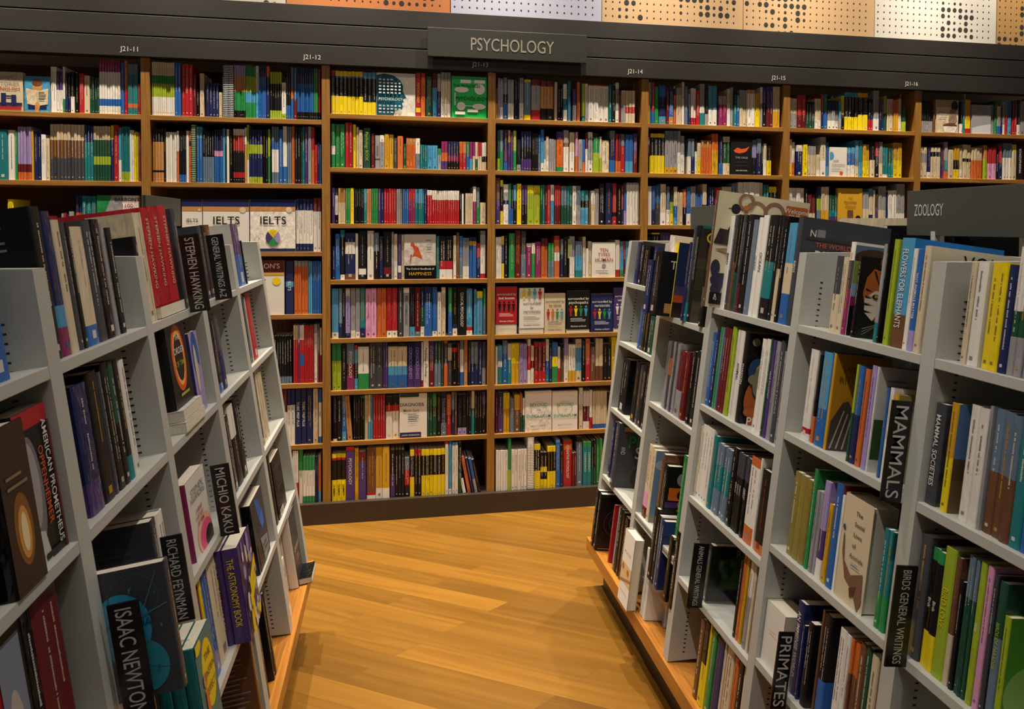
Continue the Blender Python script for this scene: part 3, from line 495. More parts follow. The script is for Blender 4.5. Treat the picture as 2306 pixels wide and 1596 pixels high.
 'sol': ([('c', .3, .82, .12, '8a8a8a'), ('r', .05, .52, .5, .7, 'd0661f'), ('c', .3, .6, .09, '1a1512'), ('e', .78, .6, .14, .07, 'b08a3a'), ('r', 0, .42, 1, .5, '4a3068'), ('t', 'SOL', .45, .44, .26, 'c85a1e'), ('r', .06, .1, .94, .3, '24211f'), ('t', 'A Visual', .78, .34, .07, 'w')], 'black SOLAR book of planet pictures'),
 'wave': (cells(['3a4450', '4d5763', '6a7480', '2d3640'], 3, 9, 8), 'green-spined book with grey wave photo'),
 're': ([('r', 0, .8, 1, 1, '2b3f7a'), ('t', 'REP', .5, .66, .2, 'a9c4d8')], 'navy film-wrapped reptile book on the low display'),
 'the2': ([('e', .5, .5, .34, .36, '8c8c86'), ('e', .55, .62, .2, .16, 'b9b9b2'), ('n', .2, .9, .08, .025, 'y'), ('t', 'THE', .4, .4, .16, 'k'), ('p', [(.3, .26), (.7, .26), (.5, .1)], 'c9c9c2'), ('r', 0, .97, 1, 1, '9ad0b8')], 'black book with pale animal portrait on the low display'),
 'birdp': ([('n', .2, .9, .08, .025, 'y'), ('t', 'BIRD', .5, .76, .22, '8a7a3a'), ('t', 'PLANET', .5, .64, .2, '8a7a3a')], 'black bird book beside the ANIMALS divider'),
 'tide': ([('t', 'MOULDET', .5, .72, .15, 'c'), ('r', 0, .3, 1, .56, 'd9b88a'), ('p', [(0, .3), (1, .42), (1, .38), (0, .26)], '9a7a52'), ('t', 'THE WORLD', .5, .18, .12, 'c'), ('e', .2, .5, .1, .04, 'a86a3a'), ('e', .7, .48, .1, .04, 'a86a3a')], 'white book with sandy band leaning from the low shelf'),
 'animal': ([('r', 0, .2, 1, 1, 'cdb58c'), ('p', [(.1, .2), (.4, .95), (.9, 1), (1, .4), (.6, .2)], 'e0cfae'), ('p', [(.0, .2), (.3, .6), (.6, .5), (.5, .2)], 'a8985c'), ('t', 'ANIMAL', .5, .1, .26, '5a4a34')], 'cream ANIMAL book on the oak plinth'),
 'None': ([], None),
}
# ------------------------------------------------------------------ one book
def cover_geo(mb, t, d, h, bands, seed):
    """cover of a book: spine at y=0 (slightly rounded), boards at x=0 and x=t, open at y=d"""
    k = min(.0028, t * .22); e = .0009
    prof = [(0, d), (0, k), (t * .1, k * .25), (t * .3, 0), (t * .7, 0), (t * .9, k * .25), (t, k), (t, d)]
    inn = [(e, d), (e, k + e), (t - e, k + e), (t - e, d)]
    zs = [h] + [b_[0] * h for b_ in bands[1:]] + [0]
    for i, b_ in enumerate(bands):
        z1, z0 = zs[i], zs[i + 1]
        for j in range(len(prof) - 1):
            p, q = prof[j], prof[j + 1]
            mb.face([(p[0], p[1], z0), (q[0], q[1], z0), (q[0], q[1], z1), (p[0], p[1], z1)], b_[1])
    for z, c, up in ((h, bands[0][1], 1), (0, bands[-1][1], 0)):
        rim = [[prof[0], prof[1], inn[1], inn[0]], [prof[1], prof[2], prof[3], inn[1]], [prof[3], prof[4], inn[2], inn[1]], [prof[4], prof[5], prof[6], inn[2]], [prof[6], prof[7], inn[3], inn[2]]]
        for r in rim: mb.face([(p[0], p[1], z) for p in (r if up else r[::-1])], c)
def pages_geo(mb, t, d, h, mi, hard, col=(1, 1, 1)):
    e = .0011; o = .003 if hard else .0009
    mb.box((e, .003, o * .7), (t - e, d - (o if hard else .0002), h - o), col, mi)
def dashes(mb, t, h, bands, rng, dens=1):
    """small unreadable print down a spine, as it looks from a few metres"""
    rows = 1 if t < .016 or rng.random() < .6 else 2
    top = h * rng.uniform(.86, .93)
    base = bands[len(bands) // 2][1]; lum = .3 * base[0] + .6 * base[1] + .1 * base[2]
    ink = rng.choice(['w', 'w', 'c', 'G']) if lum < .22 else rng.choice(['k', 'Q', 'n', 'd'])
    ink = tuple(.72 * a_ + .28 * b__ for a_, b__ in zip(C(ink), base))
    for r_ in range(rows):
        em = min(t * (.30 if rows == 1 else .2), .0062 if h > .0 else 0); xc = t * (.5 if rows == 1 else (.34 + .32 * r_)); z = top; n = 0
        end = h * rng.uniform(.2, .5)
        while z > end and n < 60:
            L_ = em * rng.uniform(.28, .5)
            hi_ = em * rng.choice((.24, .24, .36))
            if rng.random() > .15: mb.face([(xc - em * .24, -.0004, z - L_), (xc + hi_, -.0004, z - L_), (xc + hi_, -.0004, z), (xc - em * .24, -.0004, z)], C(ink))
            z -= L_ + em * .13; n += 1
    if rng.random() < .7:
        s = t * .16; zc = h * .055 + s
        mb.face([(t / 2 - s, -.0004, zc - s), (t / 2 + s, -.0004, zc - s), (t / 2 + s, -.0004, zc + s), (t / 2 - s, -.0004, zc + s)], C(ink))
def art_geo(shapes, texts, items, o, du, dv, n, w, h):
    o = Vector(o); du = Vector(du); dv = Vector(dv); n = Vector(n); k = 1
    for it in items:
        lift = n * (.00025 * k + .0002); k += 1
        def P(u, v): return o + du * (u * w) + dv * (v * h) + lift
        cl = lambda v: min(max(v, 0), 1)
        ty = it[0]
        if ty == 'r': shapes.face([P(cl(it[1]), cl(it[2])), P(cl(it[3]), cl(it[2])), P(cl(it[3]), cl(it[4])), P(cl(it[1]), cl(it[4]))], C(it[5]))
        elif ty == 'p':
            pts = [(cl(u), cl(v)) for u, v in it[1]]
            ar = sum(pts[i][0] * pts[(i + 1) % len(pts)][1] - pts[(i + 1) % len(pts)][0] * pts[i][1] for i in range(len(pts)))
            shapes.face([P(*q) for q in (pts if ar > 0 else pts[::-1])], C(it[2]))
        elif ty in 'ce':
            ru = it[3]; rv = it[4] if ty == 'e' else it[3] * w / h
            shapes.face([P(cl(it[1] + ru * math.cos(a * math.pi / 14)), cl(it[2] + rv * math.sin(a * math.pi / 14))) for a in range(28)], C(it[-1]))
        elif ty == 'n':
            r1, r0 = it[3], it[3] - it[4]
            for a in range(28):
                c0, s0, c1, s1 = math.cos(a * math.pi / 14), math.sin(a * math.pi / 14), math.cos((a + 1) * math.pi / 14), math.sin((a + 1) * math.pi / 14); q = w / h
                shapes.face([P(cl(it[1] + r0 * c0), cl(it[2] + r0 * s0 * q)), P(cl(it[1] + r1 * c0), cl(it[2] + r1 * s0 * q)), P(cl(it[1] + r1 * c1), cl(it[2] + r1 * s1 * q)), P(cl(it[1] + r0 * c1), cl(it[2] + r0 * s1 * q))], C(it[5]))
        elif ty == 't': put_text(texts, it[1], P(it[2], it[3]), du, dv, n, it[4] * w, C(it[5]), maxw=w * .92)
        elif ty == 'v': put_text(texts, it[1], P(it[2], it[3]), -dv, du, n, it[4] * w, C(it[5]), maxw=h * it[6])
        elif ty == 'v2': put_text(texts, it[1], P(it[2], it[3]), du, dv, n, it[4] * w, C(it[5]), maxw=w * it[6])
class Book: pass
BOOKS = []
def bands_of(code, rng):
    out = []; j = rng.uniform(.92, 1.06)
    import re
    for i, p in enumerate(code.split('+')):
        mm = re.match(r'([A-Za-z])([\d.]*)', p); fr = float(mm.group(2)) if mm.group(2) else 1
        out.append((fr, tuple(min(v * j, .9) for v in C(mm.group(1))), mm.group(1)))
    return out
TABLE = """
W 0 1|c -1746 -1626 173 F:english;s -1623 -1517 158 F:reader;w -1515 -1492 204;p+w.55*2 -1492 -1466 186;w+g.3 -1466 -1456 206;k+n.4*2 -1457 -1435 181;k+w.4 -1435 -1420 185;k -1417 -1401 176;r -1399 -1379 179;c -1379 -1356 170;e*4 -1356 -1316 165;m+w.78+b.28+w.15*8 -1316 -1228 253;b -1228 -1213 236;o+r.45 -1212 -1198 249;z+t.8+o.22+t.14*2 -1197 -1154 231;r -1154 -1143 141
W 0 2|t -1732 -1692 223;w -1691 -1663 221;g -1662 -1653 212;v+d.3+o.15*5 -1652 -1596 238;G -1596 -1588 224;n*2 -1586 -1558 219;w -1557 -1539 205;c -1540 -1524 189;c+u.72+Q.4*10 -1522 -1381 254;n+t.7*3 -1380 -1343 251;c+e.75+l.45+e.3*6 -1342 -1272 250;y+n.75 -1271 -1259 254;r -1258 -1238 256;s+w.4 -1238 -1225 244;t+l.18*4 -1224 -1190 251;w*2 -1190 -1173 235;y -1173 -1163 225;l -1163 -1154 226;r -1154 -1147 226;Q -1147 -1143 193
W 0 3|y -1696 -1672 236;u -1672 -1586 170;d -1586 -1498 163;q -1478 -1469 175;r -1469 -1460 177;n -1461 -1449 172;q -1447 -1428 184;n+o.7*2 -1419 -1393 257;t*3 -1393 -1334 255;w -1332 -1154 258 F:barrons1
W 1 1|c+g.75+l.6+w.35*11 -1095 -997 248;b*2 -996 -970 250;r*3 -968 -919 240;d -918 -904 193;k -904 -891 130;c -889 -870 201;n*4 -861 -805 160;c -804 -791 116;q -790 -785 189;z*2 -784 -739 249 S;v+a.8+g.5+k.14*6 -737 -687 252;g+l.8+s.5+g.3*5 -686 -643 253;w+s.5 -642 -628 249;n+b.8*4 -627 -595 250;o+n.8 -594 -579 251;l+k.75+l.18*5 -577 -525 221;w+l.15 -525 -505 172;k+b.3*2 -504 -485 221;z+o.6+b.4 -483 -471 257;b+d.4 -470 -455 257;n+b.7+k.15*9 -454 -379 246;g+k.15*2 -378 -360 247;r+k.15 -359 -348 241
W 1 2|k+a.75+k.22+a.18*4 -1095 -1047 246;k -1046 -1037 248;w*5 -1037 -991 231;w+o.6 -990 -980 237;k+b.15*4 -980 -950 237;w -949 -937 238;o+k.8+o.7 -936 -927 239;g -925 -907 266 S;s+b.8*2 -905 -878 258;k+z.5*5 -876 -828 240;n+P.6+b.5*4 -826 -789 248;s -789 -778 253;k -778 -773 250;w -772 -761 250;k -760 -745 244;w+r.88+k.6+r.2+k.1*5 -743 -693 254;w+a.7 -692 -683 259;l+w.4 -683 -673 273;n+l.72+n.55+l.12*5 -672 -612 253;k*2 -610 -588 254;l+g.5 -587 -578 255;k -578 -571 255;z+b.75+w.6+z.2*3 -570 -539 269;b -538 -522 256;w+b.3 -521 -502 271;z*2 -500 -481 271;o -480 -467 272;k*2 -466 -440 269;e -439 -432 266;t -431 -422 272;p -421 -406 272;q -405 -390 273;r+o.6 -389 -376 271;r -375 -362 188;n -362 -353 199;b -352 -346 189
W 1 3|w -971 -881 244 F:ielts;w -880 -673 245 F:ielts;w -671 -464 247 F:ielts;n+w.78+n.15*5 -462 -383 253;d+w.75*2 -382 -346 256
W 1 4|w -713 -516 257 F:barrons2;n+s.62+n.52 -510 -474 252 T:w:IELTS;q+o.9*4 -471 -407 256;s*2 -406 -388 254;b*5 -387 -346 254
W 1 5|k+z.15*7 -565 -483 229;c+r.75*2 -476 -455 279;v+m.7 -454 -447 279;w+r.75+b.5+r.3*2 -446 -427 279;r*5 -426 -382 276;q+w.85 -381 -364 281;u+d.5 -364 -353 279;w+m.5 -353 -346 262
W 1 6|d+w.6 -524 -506 263;n+w.72*2 -505 -470 266 T:b:TOEIC_BRIDGE_TEST;n*2 -468 -417 269 T:w:TOEIC_PREP_PLUS;n -415 -390 265;c -386 -363 266;b+w.75+b.12 -361 -346 263 T:b:TOEIC
W 1 7|w+r.4*3 -480 -454 256;g+w.6 -452 -433 263 T:g:TOEFL;g+w.7+g.15*4 -432 -377 227;n*2 -376 -363 222;a+o.85+s.25 -362 -349 227
W 2 1|r+k.88+y.42 -298 -280 208;y+b.88+k.84+y.42*7 -279 -149 207;s+k.85+y.3*3 -148 -88 206;w -87 101 206 F:howpsych;r+y.2+r.1 102 127 212 T:y:PSYCHOLOGY;r+o.9 128 149 212 T:r:PSYCHOLOGY;e 153 181 197;d+s.68 183 206 211;q+n.6 207 224 212;q+c.8+w.3*3 225 273 221;g 275 451 204 F:principles
W 2 2|g+w.5+g.3 -298 -280 209;g*2 -279 -235 209;r*2 -233 -199 218;y -197 -183 210 T:k:PSYCHOLOGY;c -181 -170 197;c -169 -151 183;e -147 -115 194 T:l:Psychology_BOOK;d -111 -95 169;q+Q.3+q.25 -92 -70 159 T:k:PSYCHO;w+q.8 -70 -49 161;G*2 -48 -4 167;Q -3 12 149;o 14 42 159;e+g.15 44 56 122;a+o.8*3 57 102 151;w+z.5 102 123 150;t*3 125 157 120;s*2 158 209 118;g+q.7 210 227 103;m+o.6+p.3*2 228 258 139;n+m.5+k.3*4 260 313 140;o+r.6*2 316 350 141;g+b.5 351 366 140;m+s.4 367 382 139;m+c.5 383 395 139;c+e.4 395 408 139;r+c.5*2 408 428 140;w+k.5+c.3*2 429 451 139
W 2 3|p -296 -282 171;e+w.8+k.25 -282 -267 169;a+c.6*3 -266 -232 171;g*2 -231 -211 171;y -210 -193 172;e+k.9*5 -187 -147 169;s+t.6 -146 -132 169;a*2 -132 -110 169;g*3 -109 -79 172;p -78 -66 170;n -65 -51 170;r*5 -50 8 172;q*3 10 38 171;b*3 40 68 171;r+m.7*3 69 99 172;s+t.6*5 100 144 172;n 145 156 173;w+r.85*2 158 182 168;w+r.72*12 183 316 166;k 318 328 157;w 329 338 150;c*3 347 384 154;w+m.6 385 400 187;z+g.5 401 418 183;c 420 449 108
W 2 4|n -294 -281 161;b -281 -259 221;t+k.85+w.1 -257 -236 242;n+w.8+n.55+u.12 -234 -187 226;w -186 -173 224;k+w.22+k.1 -170 -136 238;w -130 -99 236;z+k.6 -98 -74 228;n -72 -55 210;k+d.25+k.1 -53 -14 232;q -14 -3 232;c+w.4 -2 14 221;p+w.3+p.15 17 32 219;c 33 45 219;w 45 201 219 F:happiness;t 203 218 211;k+r.42+w.22*2 219 283 211;c+w.4 287 302 214;u 303 317 229;b+z.5 310 335 211;z+q.9+w.3*3 330 365 204;n+G.9+b.8*2 366 402 207;r+n.6 404 421 175;q+w.7+r.1 422 448 238
W 2 5|s+w.12 -298 -266 267;z+n.3 -265 -248 261;k -248 -233 258;c+v.85+n.1 -233 -211 263;q+w.15 -209 -186 255;q+w.12 -185 -165 259;t+n.2 -164 -141 257;P*2 -139 -86 256;o*2 -84 -40 254;r+w.13*2 -38 14 252;Q 19 40 258;w+q.9 43 72 258 T:n:PSYCHOBIOLOGY;k+s.2 74 99 254;d+z.1 100 125 256;n+e.6+w.2 126 145 252;n+b.7 146 182 242;b+w.1 184 208 242;w 209 228 216;w+c.9 229 250 259;g+b.5 263 282 237;k+n.25+w.15 284 308 234;k 310 352 238 T:w:CLINICAL_PSYCHOLOGY;s+r.18+w.1 354 383 231;s 391 405 227;y+s.85 406 434 218;g+z.6 437 451 230
W 2 6|g+l.6*2 -297 -254 238;k -252 -229 219;z+d.55+m.3 -228 -192 225 T:w:PSYCHOLOGY;r+s.9+k.6+s.25 -191 -176 217;k+w.95+g.35 -175 -123 219;Q*2 -121 -57 226;p*2 -55 -33 227;k+c.95+s.5+b.3*2 -31 61 217;n+p.5*2 62 128 224 T:v:CONSCIOUSNESS;w+r.15 130 140 223;w 141 167 230 T:k:Psychology_of_Reading;p+d.6 169 194 227;e+z.5*2 195 227 229;Q 228 240 226;o+Q.95+o.5 242 260 226;z+c.9+Q.6 261 281 213;k+r.9+k.8 281 308 212;d+k.6 308 320 215;z+w.8+b.3 321 340 226;o+a.7 342 359 227;k 361 375 214;z+n.5*2 375 413 217;n 414 432 216;Q+q.4 433 451 214
W 2 7|k+w.05 -293 -274 223;k -274 -252 222;z+b.7+s.2 -251 -230 220;a -225 -201 218 A:-4;k*3 -196 -165 216;t+k.95*2 -164 -145 215;c -144 -127 217;c+s.4 -126 -115 219;s -115 -104 218;r*5 -103 -45 219;k+r.8+w.65*2 -42 21 206;w 23 159 218 F:diagnosis;e*2 160 184 215;g+e.7 185 206 214;k 208 227 210;n+z.3 228 254 214;o+r.5 255 278 204;z+n.6 280 296 215;u 296 307 215;k+v.18*2 311 355 203;k*2 355 378 213;c+t.6 379 395 219;k*3 396 431 217;p+k.7 432 451 212
W 2 8|y+r.92+k.87+y.45*3 -298 -232 230 T:k:DUMMIES;r+p.93+p.4+p.3 -231 -192 262 T:w:PSYCHOLOGY;G -191 -171 252;d+p.8 -170 -137 236;u+r.13+w.07 -134 -90 250;G+w.2+w.1*2 -90 -24 252;k+p.5 -20 2 235;k*3 3 48 235;z+r.7+k.3 49 73 193;y+k.87+y.42 75 96 231;r+k.87*2 97 130 232;y+k.87+y.44*6 131 247 231;r+w.95+w.1 248 264 268;b+s.95+w.1 266 280 265;s+w.95*2 282 312 257;k+e.5 314 331 252;k+w.4 336 352 188 A:-11;o 361 378 185 A:-11;n 381 393 178 A:-11;b+q.4 396 411 174 A:-11;k 414 427 169 A:-12
W 3 1|u+G.5 499 506 152;v 508 519 203;q+w.3 519 535 200;z+k.6+b.4 536 556 207;q+w.4*2 558 589 200;n 594 605 217;k 606 616 218;q+w.4 617 639 209;k+y.96+z.9+y.12 641 675 210;d+q.85+r.25 678 724 204 R;d+a.85+k.3*2 726 790 201;c 798 812 195;k*2 814 839 182;w+t.6+w.3 842 862 187;t+s.6 866 882 204;p+q.5 892 912 163;o 914 930 199;l+t.15 940 954 193;w+q.5 955 972 193;r+w.97+w.3*4 973 1082 191;t 1083 1097 193;k 1098 1117 190;w+q.85+w.3 1118 1136 204;d 1137 1149 161;c+q.5*2 1150 1172 168;c+r.5+c.3*3 1173 1223 167
W 3 2|e+l.3 506 519 202;z+g.5 519 536 202;n+p.5+b.2 538 559 204;a+p.7 560 572 202;p 573 586 193;l+g.5 587 602 201;k+q.2 605 625 158;n+k.6+p.3*4 627 679 200;k*3 683 712 192;b+z.5 714 727 182;b+s.7+w.2 728 744 210;q+w.4 745 754 154;c+w.3 755 769 176;q*3 771 806 165;p+o.8+g.12 809 843 202;q+u.7+w.6 845 872 210;c+w.5 877 904 201;P+o.4 908 921 202;q 923 945 166;b+o.3 945 958 166;d+w.6 960 972 196;w+q.85+w.3 974 999 204;k+g.9+l.5 1001 1033 199;w+l.4 1035 1046 183;c 1047 1086 165;z+n.8+b.3 1090 1118 215;r+o.3 1121 1134 199;d+o.3 1135 1148 199;z+r.7 1148 1170 198;b+s.3*2 1173 1214 198;p+d.5 1215 1238 203
W 3 3|u+p.5+p.2 499 521 232;y+k.85+y.3 522 536 221;w+q.8+n.6+w.5 537 563 200;g+b.5 564 577 204;k+b.4 577 587 200;s+k.6 588 603 197;y 606 629 204;p+k.5*2 630 658 199;l+y.95+l.8*2 659 726 199;g+e.6 728 737 199;t 738 750 199;d 751 762 199;r 762 778 201;w+s.6 780 799 201;r+d.5*3 801 831 200;z+e.5*2 834 863 197;t+e.5*2 864 892 197;w 894 915 197;z+q.5 916 937 198;t+k.7+s.5*2 938 979 176;u 981 991 128;w+c.6 992 1013 174;q 1014 1034 184;k 1035 1064 212;n 1071 1103 215;r+k.3+r.2 1106 1130 213;k 1132 1153 208;r+n.4 1154 1166 201;b+v.4 1168 1181 181;v+w.95*4 1182 1248 219
W 3 4|w*2 499 530 207;y+n.8+y.35 530 542 211;k 544 560 215;g 567 596 226;d 598 626 240;Q+z.5 628 654 237;w+m.9+m.1 656 682 174;w+g.7 683 701 176;m 703 731 182;d+o.8*2 733 766 200;g+z.5*2 768 799 178;r+o.9+w.6+o.4 800 828 213;z+n.6 833 847 197;k 847 871 204;l+k.5 872 880 197;q+w.5*2 880 908 211;z+s.6+t.2 911 948 185;c+w.6 950 966 208;w 968 980 148;c 980 997 185;w 998 1123 180 F:tentypes;w+r.2 1125 1147 191;z+s.7+g.2 1149 1168 185;r+d.5 1169 1178 185;s+o.2 1179 1202 185;n 1203 1222 182;w 1222 1245 174
W 3 5|r 499 609 247 F:bosses R52;w 620 748 232 F:narc1 R28;c 749 859 204 F:idiots;k 865 988 215 F:psychop R18;n 993 1112 198 F:narc2;p 1115 1224 227 F:vampires R20
W 3 6|w 500 512 192;s+w.6+t.45 513 535 195;z+b.7 536 561 220;c+t.6 562 581 205;y+G.5*2 581 621 205;v*2 622 662 203;w+r.85+w.3 664 681 225;c+d.6+w.4 682 697 191;r+d.9+r.3*3 698 760 205;w+b.5+t.2 760 776 222;k+n.7 777 791 196;b+y.65+g.4 792 822 203;w+r.4 822 835 181;k+u.6*2 835 855 194;v+w.6 855 877 224;w+G.3*2 878 915 192;c+s.8+c.25 916 948 218;n+k.6 949 966 206;o+r.5 968 993 219;k+u.9 994 1020 194;c+u.35*2 1021 1061 220;k*2 1063 1106 191;y+G.5 1107 1134 225;u 1136 1155 194
W 3 7|d 502 512 202;n+p.6 514 540 203;y+G.6*2 541 574 203;z 576 596 171;G+u.6 597 626 191;o+e.5 627 639 195;w+e.5 640 651 172;w 651 790 206 F:enneagram;w 792 927 201 F:enneagram;d 928 935 213;w+c.6 935 956 214;w+d.6+w.2*2 958 991 197;w+r.3 991 1006 200;c+b.12*9 1008 1084 195;k 1086 1110 185
W 3 8|w*5 502 565 205;g+l.4 565 580 263;w*5 581 663 205;w 664 696 264 S;y+k.87+y.4 698 731 228;k+y.6+k.45+y.25*2 732 767 183;y+k.87+y.4*3 768 811 214;s+b.95 812 834 243;k+n.4 835 851 214;r+o.92+r.8 852 898 237 T:w:COGNITIVE_PSYCHOLOGY;d*2 899 921 173;k+z.9 922 953 251;g+t.9*2 956 999 226 T:w:CODEPENDENCY;k+e.4*2 1000 1025 232;g*2 1027 1060 237
W 4 1|G+y.3 1296 1303 213;s+b.5 1304 1314 214;r+b.3 1315 1329 214;g 1330 1353 193;b+n.7+s.2 1356 1394 201;d 1395 1407 192;n+b.5+a.2 1408 1433 195;o 1435 1448 153;q+c.8 1449 1479 192;c+w.6 1480 1493 223;z 1495 1513 200;v+n.6 1515 1529 162;w+r.2*2 1530 1559 193;r 1560 1578 181;q+w.45+t.3 1579 1606 216;k+q.3 1608 1627 200;s+w.4*2 1627 1676 209;k 1678 1684 194;q+m.72*2 1686 1731 158;c+w.6 1733 1752 196;q 1753 1768 205;k+t.6 1770 1788 184;s+b.5 1789 1803 163;q+c.5*2 1804 1842 194;c 1843 1847 191;a+w.9*2 1849 1892 198;G+y.5 1894 1921 178;w+q.6 1923 1936 212;p+k.6 1937 1958 213;p+d.5*2 1959 1995 218;c+G.4*3 1996 2036 219
W 4 2|q+k.8 1296 1304 187;k+y.43 1304 1309 204;y+k.9+y.45*4 1310 1387 207;z+q.8+G.15*3 1389 1457 224;q+w.5 1458 1475 223;q+w.5 1476 1497 198;z+w.5 1516 1533 184;z+n.5 1534 1552 185;k+w.6 1555 1566 198;c+y.5 1567 1587 164;a+o.8*4 1589 1649 179;o+G.6*2 1650 1685 215;n+b.3 1690 1712 202;c+e.85+c.3*2 1713 1752 202;k 1755 1877 190 F:urge;z+v.8+k.5 1880 1905 186;z+n.6 1906 1933 194;k 1934 1945 177;c+w.5 1946 1964 170;k+y.5 1966 1992 160
W 4 3|w*2 1297 1317 202;b+n.4 1319 1337 202;b+Q.55 1338 1365 202;c+w.3 1367 1397 213;z+w.4 1401 1418 201;k+l.6+y.3 1420 1440 201;c+b.5+s.2 1440 1460 200;c 1461 1468 173;c 1470 1490 171;o+k.5 1491 1509 187;b+w.3 1510 1532 200;q+w.3 1533 1562 203;b*3 1563 1599 169;c+k.5 1600 1624 216;n 1633 1670 202;r 1672 1708 198;c*2 1710 1765 205;z*2 1766 1801 221;w+Q.4*4 1802 1927 231;c 1929 1946 228;t+b.5*2 1948 1978 219;y+k.85*2 1980 2024 208
W 4 4|k+u.5 1296 1319 209;y+k.97+y.5 1321 1365 229;p+d.6 1369 1420 231;d 1422 1457 218
W 5 1|c+q.5*2 2093 2137 161;r+d.4*2 2138 2189 178;k+e.5*3 2191 2244 146;c+w.3*2 2245 2280 164;r+n.5 2281 2295 190;t+b.5 2296 2319 190;n+q.65+w.3*3 2321 2387 158;s+q.4 2388 2403 149;y+k.45 2403 2421 185;s+k.88+y.35*4 2422 2502 204;G+k.88+y.42*2 2504 2564 204;k+n.7+r.35*2 2566 2596 173;q+w.3 2598 2632 220;p+n.5*2 2634 2663 169;l+e.5 2663 2682 192;c 2684 2694 177;P+c.7 2696 2720 178;o+G.5*2 2722 2752 174;c+w.4 2753 2771 180;e+l.4 2774 2803 139
W 5 2|c+y.3 2093 2112 196;w+o.4 2113 2130 181;w+n.8 2136 2173 166;y 2175 2205 170;q+c.7*3 2207 2254 164;c+w.3 2257 2277 118;q+c.8+w.4 2280 2313 213;b+s.3 2316 2331 185;w 2333 2439 160 F:lost;s+b.8+w.4*2 2441 2489 162;s+z.5+c.3 2490 2512 200;t+s.4 2513 2535 202;G+y.5*2 2537 2579 181;k+c.5 2583 2611 190;r+k.6 2613 2637 194;q+c.4 2638 2660 195;t+w.1*2 2661 2691 166;e+t.5*2 2694 2725 164;G+y.5*2 2726 2780 194
W 5 3|w*4 2093 2189 204;k 2191 2208 200;d+c.4*2 2210 2256 169;k 2257 2264 192;n+l.7+z.4 2265 2288 210;c+G.4*2 2289 2336 212;e+t.5+p.3*3 2337 2385 169;G 2388 2537 205 F:noonday;q+c.5 2540 2579 187;s+c.8+n.3 2581 2605 205;c 2606 2618 197;k+p.5 2619 2636 201;q+c.4*2 2637 2686 220;n 2688 2696 188;w*2 2697 2750 198;q+w.3*2 2750 2802 235
W 6 1|c+k.5 2890 2895 157;k+q.4*5 2896 2971 157;u 2971 2984 178;c 2989 3130 184 F:coffee;k+w.3 3144 3160 178;t 3161 3175 171;G+y.4+r.15 3176 3211 190;q 3217 3342 164 F:buddha;z+q.5 3345 3366 168;e+g.5 3367 3386 192;c+q.6+b.3 3387 3411 160;n 3412 3422 156;q+w.3 3422 3436 189;z+r.6 3437 3455 195;b+s.5 3456 3480 191;d+r.5*2 3487 3516 196;k+w.3 3518 3538 198;q 3539 3576 194
W 6 2|c+q.8+c.5*2 2891 2936 175;n+w.2 2939 2960 174;c+k.85+c.7*3 2961 3023 175;n 3025 3033 172;d+m.5 3034 3045 195;q+t.5+o.2 3046 3070 205;c 3073 3107 163;G+k.6+y.3*2 3109 3145 178;c+w.3 3147 3167 172;c+k.6+c.5*2 3170 3222 194;c+o.6*4 3224 3296 179;a+l.6 3304 3327 194;r+P.5*2 3330 3386 181;k 3387 3404 166;r+n.5 3404 3427 195;z+w.6*3 3431 3489 208;y+c.8 3490 3520 201;k 3522 3562 199 T:w:SCHIZOPHRENIA
L 1 1|p+b.5 2135 2233 190 NEAR:white D120;k 2238 2253 137
L 1 2|k 2126 2145 210;z 2148 2160 205;c 2162 2175 199;r 2180 2243 207
L 1 3|k 2114 2146 222;c 2151 2179 237;c 2184 2207 225;c 2213 2236 205
L 1 4|k 2135 2166 221;k 2172 2313 183 F:barcode D25 S:k
L 1 5|w 2120 2150 180;Q 2294 2405 235 F:quarks K2 D30 S:w
L 2 1|Q 1787 1819 184;k 1822 1861 186;u 1864 1899 187
L 2 2|w 1731 1748 210;P 1750 1761 205;k+b.12 1763 1801 206;Q+n.5 1804 1843 197
L 2 3|k 1757 1794 190;w+k.6 1798 1852 205;k 1856 1905 210
L 2 4|k 1715 1735 205;k 1738 1760 200;Q 1835 1985 185 F:journey D24 S:k B-5
L 2 5|k 1700 1730 230;k 1719 1778 215;k 1835 1850 225 NEAR:barcode2;k 1855 1875 220
L 3 1|k 1359 1378 165 D70;c 1382 1411 210 D85;c 1412 1419 211 D80;r 1420 1466 215 D150 T:c:STEPHEN_HAWKING;r 1468 1519 219 D150 T:c:STEPHEN_HAWKING;r 1522 1574 222 D150 T:c:STEPHEN_HAWKING;Q 1592 1618 222 D140 B-4
L 3 2|k 1438 1561 193 F:ring K2 D28 S:k;v 1578 1641 179 F:nebula D20 S:n
L 3 3|k 1303 1319 253;n 1321 1339 255;b 1341 1358 256;o 1360 1371 254;w 1412 1540 157 F:hawking D26 S:m
L 3 4|p 1344 1360 255;G 1360 1372 250;Q 1374 1386 229;d 1389 1401 205;y 1404 1419 217;b 1422 1462 228;c 1467 1527 220;p 1535 1655 210 F:astro K2 D34 S:p B-42 T:y:THE_ASTRONOMY_BOOK
L 3 5|t 1455 1478 203 B85 T:k:EINSTEIN;t 1500 1625 205 F:einstein K3 D26 S:t B80;u 1640 1665 240 NEAR:textback2 D150 B-10;w 1667 1676 235;b 1677 1688 225;z 1689 1697 225
L 4 1|k 1011 1039 212 NEAR:textback D210;n+s.35+m.2 1040 1066 206 D150;c 1067 1089 194;Q 1090 1104 191;k 1105 1119 189;c+b.17 1120 1160 184;Q 1161 1190 194;k 1192 1225 196;q 1226 1240 189;k 1245 1268 182
L 4 2|n+p.25 1043 1089 189;k 1090 1126 198 NEAR:plain;Q 1127 1140 192;k 1141 1166 202;e+k.5 1166 1187 199;k+t.2 1187 1207 198 NEAR:salmon;w 1209 1231 194
